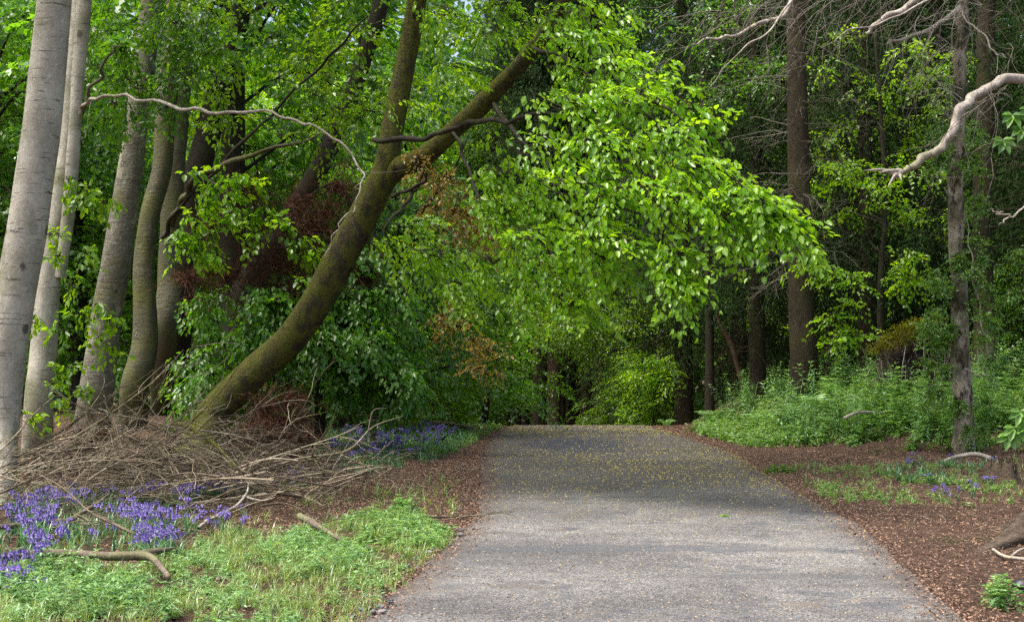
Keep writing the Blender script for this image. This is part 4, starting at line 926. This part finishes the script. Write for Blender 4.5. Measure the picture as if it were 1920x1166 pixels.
twig_tubes(g, A, A + np.stack([Rp.normal(0, .02, n), Rp.normal(0, .02, n), Rp.uniform(.08, .24, n)], 1), .03, .004, 0, Rp, 3); child('splinters', g, M['soil_root'], st)
def rock(seed, n=10):
    rng = np.random.default_rng(seed); g = Geo(); th = np.linspace(0, np.pi, n); ph = np.linspace(0, 2 * np.pi, 14, endpoint=False)
    V = np.stack([np.sin(th)[:, None] * np.cos(ph), np.sin(th)[:, None] * np.sin(ph), np.cos(th)[:, None] * np.ones(14)], -1)
    f = 1 + .16 * np.sin(V @ rng.normal(0, 2.4, 3) + rng.random() * 6) + .12 * np.sin(V @ rng.normal(0, 4, 3)); V = V * f[..., None] * [1.25, .9, .65]
    i = np.arange(n - 1)[:, None] * 14; j = np.arange(14)[None]; k = (j + 1) % 14
    g.add(V.reshape(-1, 3), np.stack([i + j, i + 14 + j, i + 14 + k, i + k], -1).reshape(-1, 4)); return g
bs = link('stone', rock(5), M['black']); q = G(1926, 1112); bs.location = tuple(q + [0, 0, .045]); bs.scale = (.075,) * 3
tag(bs, 'smooth black rounded stone cut by the right edge', 'stone')
RK = [rock(s).mesh('edge_stone', False) for s in range(6)]
for r_ in RK: r_.materials.append(M['stone'])
Rs = np.random.default_rng(15)
for k in range(64):
    c = Rs.random()
    if c < .35: y = Rs.uniform(9.0, 10.1); x = float(edgeL(y)) + Rs.normal(.02, .09)
    elif c < .7: y = Rs.uniform(10.6, 14.2); x = float(edgeL(y)) + Rs.normal(0, .05)
    else: y = Rs.uniform(15, 26); x = float(edgeL(y)) + Rs.normal(-.05, .09)
    o = bpy.data.objects.new('stone', RK[k % 6]); C.objects.link(o); s = Rs.uniform(.010, .024) if k % 6 else Rs.uniform(.018, .03)
    o.location = (x, y, max(float(H(x, y)), float(pathz(x, y))) + s * .25); o.rotation_euler = (Rs.uniform(-.3, .3), Rs.uniform(-.3, .3), Rs.uniform(0, 6.28)); o.scale = (s, s, s)
    tag(o, 'small grey stone along the left edge of the path', 'stone', 'grey edging stones of the path')

# upturned root mounds on the right bank
def mound(label, px, py, d, w, h, seed, mosspts, nstick):
    rng = np.random.default_rng(seed); c = P(px, py, d); b0 = np.array([c[0], c[1], float(H(c[0], c[1]))]); t = thing('root_mound', label, 'root mound', b0, None)
    n, m = 26, 40; th = np.linspace(0, np.pi * .62, n); ph = np.linspace(0, 2 * np.pi, m, endpoint=False)
    V = np.stack([np.sin(th)[:, None] * np.cos(ph) * w, np.sin(th)[:, None] * np.sin(ph) * .55, np.cos(th)[:, None] * np.ones(m) * h], -1)
    f = 1 + .22 * wob(V[..., 0] * 2 + seed, V[..., 2] * 3, 1.) + .16 * wob(V[..., 0] * 7, V[..., 2] * 6 + V[..., 1] * 5)
    V = V * f[..., None] + b0; i = np.arange(n - 1)[:, None] * m; j = np.arange(m)[None]; k = (j + 1) % m
    g = Geo(); g.add(V.reshape(-1, 3), np.stack([i + j, i + m + j, i + m + k, i + k], -1).reshape(-1, 4)); child('earth', g, M['earth'], t)
    g = Geo(); O = np.array([P(x + rng.normal(0, 9), y + rng.normal(0, 5), d - .55 + rng.normal(0, .12)) for x, y in mosspts for _ in range(260)])
    Dm = rng.normal(0, 1, O.shape) * [1, 1, .5] + [0, -.2, -.6]; leaves(g, O, Dm, rng.normal(0, 1, O.shape) + [0, 0, 1.5], .07, .25, rng, 0); child('moss', g, M['moss'], t)
    g = Geo(); x0 = rng.uniform(-w, w, nstick); A = b0 + np.stack([x0, np.full(nstick, -.5) + rng.normal(0, .1, nstick), h * (.95 - .35 * (x0 / w) ** 2)], 1)
    B = A + np.stack([rng.normal(-.05, .14, nstick), rng.uniform(-.35, 0, nstick), -rng.uniform(.5, 1.1, nstick)], 1); twig_tubes(g, A, B, .008, .005, 0, rng, 5)
    gd = Geo(); m3 = 320; A = b0 + np.stack([rng.uniform(-w, w, m3), rng.uniform(-.62, -.35, m3), rng.uniform(0, h, m3)], 1); twig_tubes(gd, A, A + rng.normal(0, .22, (m3, 3)) + [0, -.08, -.1], .012, .003, .1, rng, 5); child('rootlets', gd, M['dark'], t)
    m2 = 50; A = b0 + np.stack([rng.uniform(-w, w, m2), np.full(m2, -.5), rng.uniform(.1, h, m2)], 1); twig_tubes(g, A, A + rng.normal(0, .3, (m2, 3)), .006, .002, .1, rng, 5); child('roots', g, M['deadwood'], t)
mound('upturned earth mound with yellow moss cap and hanging pale roots on the fern bank', 1715, 680, 30.5, 1.0, 1.35, 3, [(1655, 642), (1670, 628), (1690, 615), (1710, 608), (1730, 604), (1752, 600), (1720, 622), (1740, 618), (1700, 628), (1640, 655), (1665, 648), (1690, 640), (1755, 612), (1720, 636)], 30)
# thin leaning dead pole in the spruces
fallen('thin leaning dead trunk between the spruces at the right', [(1402, 765, 40), (1375, 660, 40), (1350, 610, 40), (1342, 580, 40)], [.07, .07, .06, .04], 'pine_red', name='leaning_pole', cat='dead trunk')

# ---------------------------------------------------------------- ground plants
Rg = np.random.default_rng(300)
def inpoly(px, py, poly):
    r = np.zeros(len(px), bool); n = len(poly)
    for i in range(n):
        (x1, y1), (x2, y2) = poly[i], poly[(i + 1) % n]
        c = ((y1 > py) != (y2 > py)) & (px < (x2 - x1) * (py - y1) / (y2 - y1 + 1e-12) + x1); r ^= c
    return r
BANK = [(5.6, 27.8), (5.9, 33), (5.2, 39), (9, 39), (15, 35), (15, 25.2), (9.5, 25.4), (7.0, 26.0)]
def scatter(poly, n, rng, thr=None, sc=1.5):
    W_ = np.array(BANK if poly is None else [G(*p)[:2] for p in poly]); lo, hi = W_.min(0), W_.max(0); out = []
    while sum(map(len, out)) < n:
        q = rng.uniform(lo, hi, (n * 3, 2)); k = inpoly(q[:, 0], q[:, 1], W_)
        if thr is not None: k &= wob(q[:, 0], q[:, 1], sc) + .5 * wob(q[:, 0], q[:, 1], sc * 3) > thr
        out.append(q[k])
    q = np.concatenate(out)[:n]; return np.column_stack([q, H(q[:, 0], q[:, 1])])
def blades(g, O, nb, Lr, w, rng, lean=.5, segs=3, hgt=1.):
    m = len(O); O = np.repeat(O, nb, 0) + rng.normal(0, .012, (m * nb, 3)) * [1, 1, 0]; n = len(O)
    a = rng.uniform(0, 6.28, n); out = np.stack([np.cos(a), np.sin(a), 0 * a], 1); sd = np.stack([-np.sin(a), np.cos(a), 0 * a], 1); L = rng.uniform(*Lr, n); k = rng.uniform(.2, 1, n) * lean
    V = []
    for s in range(segs + 1):
        t = s / segs; c = O + out * (k * L * t * t * 1.2)[:, None]; c[:, 2] += L * (t - .45 * k * t * t) * hgt
        ww = (w * (1 - t ** 1.6) + .0005) * .5; V += [c - sd * ww, c + sd * ww]
    V = np.stack(V, 1); b = (np.arange(n) * (segs + 1) * 2)[:, None]
    Fq = np.concatenate([b + np.array([[2 * s, 2 * s + 1, 2 * s + 3, 2 * s + 2]]) for s in range(segs)]); g.add(V.reshape(-1, 3), Fq, np.tile(rng.random(n), segs))
def herbs(g, O, rng, hr=(.08, .2), whorls=5, per=6, ls=.045, wid=.28):
    m = len(O); h = rng.uniform(*hr, m); tilt = rng.normal(0, .22, (m, 2))
    for w in range(whorls):
        t = (w + .6) / whorls; c = O.copy(); c[:, 2] += h * t; c[:, :2] += tilt * (h * t)[:, None]
        for p in range(per):
            a = rng.uniform(0, 6.28, m); D = np.stack([np.cos(a), np.sin(a), .75 * t - .15 + rng.normal(0, .2, m)], 1)
            leaves(g, c, D, rng.normal(0, .25, (m, 3)) + [0, 0, 1], ls * rng.uniform(.7, 1.3, m) * (1.25 - .5 * t), wid, rng, 0, curl=.3)
verge = [(-60, 1200), (-60, 1060), (150, 1065), (330, 1050), (420, 1000), (520, 1012), (640, 985), (760, 962), (845, 1005), (850, 1018), (800, 1058), (740, 1100), (690, 1172), (660, 1200)]
g = Geo(); herbs(g, scatter(verge, 700, Rg, .2, 3.0), Rg, (.02, .10), 4, 6, .062, .22)
herbs(g, scatter([(470, 1040), (560, 1010), (680, 1040), (690, 1080), (560, 1090)], 70, Rg), Rg, (.08, .2), 6, 7, .075, .2)
herbs(g, scatter([(640, 980), (760, 965), (848, 1015), (790, 1050), (660, 1040)], 200, Rg, .0, 3), Rg, (.04, .14), 5, 6, .065, .26)
herbs(g, scatter([(0, 1080), (330, 1080), (330, 1166), (0, 1166)], 120, Rg, .1, 2.0), Rg, (.10, .24), 6, 7, .08, .2)
tag(link('ground_cover', g, M['herb'], smooth=False), 'fresh green low herbs covering the left verge', 'herbs', kind='stuff')
g = Geo(); blades(g, scatter(verge, 1700, Rg, -.25, 2.2), 8, (.05, .15), .0045, Rg, 1.2); blades(g, scatter([(-60, 1200), (-60, 1060), (860, 900), (850, 1018), (690, 1172)], 260, Rg), 9, (.10, .24), .006, Rg, 1.2)
blades(g, scatter([(880, 830), (640, 880), (860, 850), (905, 822)], 160, Rg), 8, (.06, .14), .007, Rg)
blades(g, scatter([(1480, 880), (1990, 860), (1990, 950), (1560, 950)], 300, Rg, .35, 2.4), 9, (.07, .18), .007, Rg, 1.0)
tag(link('grass', g, M['grass']), 'pale green grass on both path verges', 'grass', kind='stuff')
# right bank cover and far left cover
g = Geo(); bank = None
herbs(g, scatter(bank, 1700, Rg, -.05, 1.5), Rg, (.06, .42), 5, 6, .14, .24)
herbs(g, np.array([[x_, y_, float(H(x_, y_))] for x_, y_ in zip(Rg.uniform(6.4, 10.5, 170), Rg.uniform(27, 29.6, 170))]), Rg, (.4, .95), 9, 6, .14, .26)
herbs(g, scatter([(1290, 812), (1330, 785), (1500, 780), (1560, 830), (1400, 838)], 500, Rg, -.5), Rg, (.1, .3), 5, 5, .09, .4)
herbs(g, scatter([(640, 880), (600, 810), (800, 800), (950, 800), (905, 822), (860, 850)], 700, Rg, -.2), Rg, (.06, .18), 5, 5, .06, .35)
herbs(g, scatter([(1560, 950), (1480, 890), (1700, 870), (1900, 880), (1900, 950)], 260, Rg, .2), Rg, (.04, .1), 4, 5, .05, .35)
tag(link('undergrowth', g, M['herb_blue'], smooth=False), 'bluish green leafy undergrowth on the right bank and far verge', 'undergrowth', kind='stuff')
# upright leafy stems on the bank
WP = []
for s in range(4):
    g = Geo(); rng = np.random.default_rng(s + 70); O = np.zeros((5, 3)); O[:, :2] = rng.normal(0, .12, (5, 2))
    herbs(g, O, rng, (.5, .85), 15, 4, .13, .2); twig_tubes(g, O, O + [0, 0, .7], .005, .003, 0, rng, 3); WP.append(g.mesh('willowherb', False)); WP[-1].materials.append(M['herb'])
for k, q in enumerate(scatter(None, 125, Rg)):
    o = bpy.data.objects.new('willowherb', WP[k % 4]); C.objects.link(o); o.location = tuple(q); s = Rg.uniform(.6, 1.5); o.scale = (s, s, s); o.rotation_euler = (0, 0, k)
    tag(o, 'upright bright leafy weed on the right bank', 'plant', 'leafy weeds on the right bank')
# ferns
def fern(seed, nf=9, L=.75):
    rng = np.random.default_rng(seed); t = thing('fern', None, 'fern', (0, 0, 0)); gs, gl = Geo(), Geo()
    for f in range(nf):
        a = f * 6.28 / nf + rng.normal(0, .25); l = L * rng.uniform(.75, 1.1); out = np.array([math.cos(a), math.sin(a), 0])
        u_ = np.linspace(0, 1, 26); pth = out * (l * .85 * u_ ** 1.25)[:, None] + np.array([0, 0, 1]) * (l * (1.05 * u_ - .62 * u_ ** 2.4))[:, None]
        twig_tubes(gs, pth[:-1], pth[1:], .004, .004, 0, rng, 1)
        sd = np.cross(out, [0, 0, 1.]); T = np.gradient(pth, axis=0)
        for sg in (-1, 1):
            w = .26 * l * np.sin(np.pi * np.clip(u_[3:] * .93 + .10, 0, 1)) ** .8
            D = nrm(T[3:]) * .35 + sd * sg + [0, 0, -.12] + rng.normal(0, .05, (23, 3)); N = np.cross(T[3:], sd * 1.) * -1; N = nrm(N) + rng.normal(0, .1, (23, 3))
            leaves(gl, pth[3:], D, N, w + .02, .13, rng, 0, R=rng.random(23) * .5 + .3, curl=.1)
    child('fronds', gl, M['herb'], t, False); child('stalks', gs, M['herb'], t); return t
FN = [fern(1), fern(2, 8, .85), fern(3, 7, .6)]
fspots = [(1525, 800, 1.0, 'large bright fern at the foot of the big brown spruce'), (1560, 790, 1.1, 'tall bright fern in the middle of the bank'), (1598, 760, 1.0, 'fern high on the bank left of the root mound'), (1475, 800, .8, 'fern left of the big spruce foot'),
          (1335, 795, .8, 'small fern at the right end of the path'), (1500, 822, .8, 'fern at the lower edge of the bank'), (1640, 790, .9, 'fern below the root mound'), (1720, 800, .8, 'fern between the root mound and ivy-clad tree'), (1860, 780, .9, 'fern right of the ivy-clad tree'),
          (1885, 800, .9, 'fern by the right edge'), (1425, 800, .7, 'small fern on the left of the bank'), (740, 790, .9, 'fern in the shade among the far bluebells'), (805, 790, .9, 'fern behind the mossy log at the left verge'), (1580, 815, .7, 'low fern at the front of the bank'), (1250, 800, .6, 'small fern beside the path end')]
for k, (px, py, s, lab) in enumerate(fspots):
    q = G(px, py)
    s *= 1.15
    if k < 3: o = FN[k]; o.location = tuple(q); o.scale = (s,) * 3
    else: o = dup(FN[k % 3], q, k * 1.1, s)
    o['label'] = lab; o['group'] = 'ferns'
# bluebells
BB = []
for s in range(6):
    rng = np.random.default_rng(s + 500); t = thing('bluebell', None, 'flower', (0, 0, 0)); gs, gf, gv = Geo(), Geo(), Geo()
    for st_ in range(3 if s < 4 else 2):
        o = np.array([*rng.normal(0, .035, 2), 0]); h = rng.uniform(.24, .36); a = rng.uniform(0, 6.28); dx = np.array([math.cos(a), math.sin(a), 0])
        pts = [o, o + [0, 0, h * .6] + dx * .01, o + [0, 0, h * .93] + dx * .05, o + [0, 0, h * .95] + dx * .10]; pth = tube(gs, pts, [.004, .003, .002, .0015], 14, 4)
        for b in range(8):
            c = pth[13 - b % 8 if b < 8 else 5] + rng.normal(0, .008, 3); side_ = rng.normal(0, 1, 2); side_ /= np.linalg.norm(side_); c2 = c + np.array([side_[0] * .022, side_[1] * .022, -.012]); r_ = .011; l_ = .030
            an = np.linspace(0, 6.28, 6, endpoint=False); rings = []
            for zz, kk in ((0, .5), (-.5, 1.0), (-.85, .95), (-1.0, 1.5)):
                rings.append(np.stack([c2[0] + np.cos(an) * r_ * kk, c2[1] + np.sin(an) * r_ * kk, np.full(6, c2[2] + zz * l_)], 1))
            V = np.concatenate(rings); i = np.arange(3)[:, None] * 6; j = np.arange(6)[None]; kq = (j + 1) % 6
            gf.add(V, np.stack([i + j, i + kq, i + 6 + kq, i + 6 + j], -1).reshape(-1, 4), rng.random())
    blades(gv, np.zeros((1, 3)), 9, (.2, .34), .016, rng, 1.1, 5)
    child('stalk', gs, M['bell_leaf'], t); child('bells', gf, M['bell'], t); child('leaves', gv, M['bell_leaf'], t); BB.append(t)
spots = []
spots += list(scatter([(-30, 960), (60, 945), (150, 965), (300, 985), (350, 1045), (180, 1060), (60, 1060), (-30, 1045)], 66, Rg, .30, 3.6))
spots += list(scatter([(-20, 1080), (90, 1070), (80, 1130), (-20, 1130)], 16, Rg)) + list(scatter([(40, 930), (300, 930), (420, 950), (300, 980), (60, 975)], 34, Rg)) + list(scatter([(260, 990), (350, 1010), (340, 1070), (270, 1060)], 10, Rg))
spots += list(scatter([(330, 940), (600, 930), (560, 900), (380, 930)], 30, Rg, .0, 3)) + list(scatter([(330, 960), (480, 960), (470, 1010), (330, 1040)], 10, Rg))
n1 = len(spots)
spots += list(scatter([(610, 850), (630, 815), (820, 808), (870, 822), (770, 868), (650, 880)], 120, Rg)) + list(scatter([(690, 800), (740, 790), (750, 780), (700, 780)], 8, Rg))
n2 = len(spots)
spots += list(scatter([(1640, 900), (1700, 862), (1880, 862), (1900, 950), (1700, 945)], 13, Rg))
for k, q in enumerate(spots):
    s = Rg.uniform(.5, 1.0) * (1.0 if k < n1 else 1.1 if k < n2 else .7); q = np.array(q); onp = q[2]
    if k < 6: o = BB[k]; o.location = tuple(q); o.scale = (s,) * 3
    else: o = dup(BB[k % 6], q, Rg.uniform(0, 6.28), s, tilt=(Rg.normal(0, .16), Rg.normal(0, .16)))
    o['label'], o['group'] = (('violet-blue bluebell in the bed before the brush pile at the left', 'bluebells of the near left bed') if k < n1 else
        ('violet bluebell in the shaded bed on the far left verge of the path', 'bluebells of the far left bed') if k < n2 else ('small bluebell scattered on the right verge', 'bluebells of the right verge'))
g = Geo(); blades(g, scatter([(590, 850), (620, 805), (880, 812), (890, 830), (800, 875), (660, 895)], 520, Rg, -.3), 7, (.14, .28), .018, Rg, 1.1, 4)
blades(g, scatter([(1640, 905), (1700, 868), (1860, 870), (1860, 900), (1740, 915)], 60, Rg, .0), 8, (.12, .24), .018, Rg, 1.2, 4); blades(g, scatter([(-30, 930), (400, 930), (340, 1060), (-30, 1060)], 220, Rg, -.2), 6, (.14, .26), .014, Rg, 1.0, 4)
tag(link('strap_leaves', g, M['bell_leaf']), 'glossy strap-shaped leaves between the bluebells', 'leaves', kind='stuff')
# small plants of their own
for (px, py, s, lab, mt) in [(1880, 1140, .28, 'bright green leafy seedling in the soil at the bottom right', 'herb'), (1460, 888, .16, 'small dark green seedling clump on the right verge', 'leaf_ivy'), (760, 960, .22, 'pale leafy seedling at the corner of the left verge', 'herb')]:
    g = Geo(); b0 = G(px, py); O = np.repeat(b0[None], 14, 0) + Rg.normal(0, .05 if s > .2 else .09, (14, 3)) * [1, 1, 0]; herbs(g, O, Rg, (s * .5, s * .9), 6, 6, .06, .34)
    t = thing('seedling', lab, 'plant', b0); child('leaves', g, M[mt], t, False)
g = Geo(); q = G(1357, 973); leaves(g, np.array([q + [0, 0, .035]] * 3), np.array([[1, .2, 0], [-.8, .5, 0], [.1, -1, 0.]]), np.array([[0, -.4, 1.]] * 3), .07, .7, Rg, 1); tag(link('fallen_leaf', g, M['leaf_bright']), 'fresh green leaf lying on the grey path', 'leaf')
# litter on soil, yellow flecks on the path
g = Geo()
for poly, n, rng_sz in [([(1300, 830), (1990, 850), (1990, 1000), (1990, 1190), (1815, 1190), (1700, 1065), (1600, 985), (1470, 912), (1380, 855)], 48000, (.008, .034)), ([(905, 830), (640, 880), (380, 1000), (640, 1000), (870, 1010), (900, 960), (905, 900)], 26000, (.008, .036)), ([(-40, 900), (900, 900), (850, 1015), (700, 1160), (-40, 1190)], 12000, (.012, .05)), ([(1200, 800), (1290, 800), (1400, 840), (1300, 830)], 2500, (.03, .06)), ([(-40, 830), (900, 810), (900, 900), (-40, 900)], 9000, (.02, .06)), ([(1500, 838), (1990, 842), (1990, 870), (1560, 880)], 4000, (.02, .06))]:
    q = scatter(poly, n, Rg); m = np.maximum(edgeL(q[:, 1]) - q[:, 0], q[:, 0] - edgeR(q[:, 1])); keep = Rg.random(n) < np.clip(1.0 + m / .35, 0, 1) ** 2; q = q[keep]; n = len(q); q[:, 2] = np.maximum(q[:, 2], pathz(q[:, 0], q[:, 1]) * (np.abs(q[:, 2] - pathz(q[:, 0], q[:, 1])) < .03) + q[:, 2] * (np.abs(q[:, 2] - pathz(q[:, 0], q[:, 1])) >= .03)) + .004 + Rg.random(n) * .012
    D = Rg.normal(0, 1, (n, 3)) * [1, 1, .25]; leaves(g, q, D, Rg.normal(0, .8, (n, 3)) + [0, -.3, 1], Rg.uniform(*rng_sz, n), .4, Rg, 0)
n = 16000; y = 8.5 + 30 * Rg.random(n) ** 1.5; sd_ = Rg.random(n) < .5; off = Rg.normal(0, .13, n) + .10 * wob(y * 2.3, y * 1.1 + sd_ * 4.); x = np.where(sd_, edgeL(y), edgeR(y)) + off
leaves(g, np.column_stack([x, y, np.maximum(pathz(x, y), H(x, y)) + .006 + .012 * Rg.random(n)]), Rg.normal(0, 1, (n, 3)) * [1, 1, .25], Rg.normal(0, .8, (n, 3)) + [0, -.3, 1], Rg.uniform(.008, .032, n), .5, Rg, 0)
tag(link('leaf_litter', g, M['litter'], smooth=False), 'brown leaf litter and bark chips on the bare verges', 'leaf litter', kind='stuff')
g = Geo()
for poly, n in [([(-40, 860), (900, 850), (860, 1000), (-40, 1100)], 900), ([(1420, 870), (1990, 870), (1990, 1100), (1750, 1060)], 300), ([(-40, 1060), (700, 1020), (690, 1166), (-40, 1180)], 120)]:
    q = scatter(poly, n, Rg); q = q[(q[:, 0] < edgeL(q[:, 1]) - .1) | (q[:, 0] > edgeR(q[:, 1]) + .15)]; n = len(q); a = Rg.uniform(0, 3.14, n); L = Rg.uniform(.03, .22, n); A = q + [0, 0, .012]
    B = A + np.stack([np.cos(a) * L, np.sin(a) * L, 0 * a], 1); B[:, 2] = H(B[:, 0], B[:, 1]) + Rg.uniform(.01, .04, n); twig_tubes(g, A, B, .004, .002, -.04, Rg, 4)
tag(link('twig_litter', g, M['stick']), 'small broken twigs strewn over the forest floor', 'twigs', kind='stuff')
g = Geo(); n = 60000
y = Rg.uniform(9, 40, n); u_ = Rg.random(n); x = edgeL(y) + .1 + (edgeR(y) - edgeL(y) - .1) * u_
dens = np.exp(-((y - 23) / 5.5) ** 2) * (.35 + .65 * u_) * .7 + .003 + .35 * np.exp(-((y - 36) / 3) ** 2); k = Rg.random(n) < dens * (.7 + .6 * wob(x, y, 1.2)); x, y = x[k], y[k]; n = len(x)
q = np.column_stack([x, y, pathz(x, y) + .008]); leaves(g, q, Rg.normal(0, 1, (n, 3)) * [1, 1, .1], Rg.normal(0, .6, (n, 3)) + [0, -.4, 1], (.010 + .0008 * y) * Rg.uniform(.6, 1.3, n), .6, Rg, 0)
tag(link('bud_scales', g, M['fleck'], smooth=False), 'yellow bud scales scattered over the path', 'bud scales', kind='stuff')
# loose grit on the path
g = Geo(); n = 9000; y = 8.5 + 24 * Rg.random(n) ** 1.6; u_ = Rg.random(n); x = edgeL(y) + (edgeR(y) - edgeL(y)) * u_; q = np.column_stack([x, y, pathz(x, y) + .004])
leaves(g, q, Rg.normal(0, 1, (n, 3)) * [1, 1, .1], Rg.normal(0, .5, (n, 3)) + [0, 0, 1], Rg.uniform(.006, .02, n), .8, Rg, 0); tag(link('grit', g, M['straw'], smooth=False), 'fine pale grit lying loose on the path', 'grit', kind='stuff')
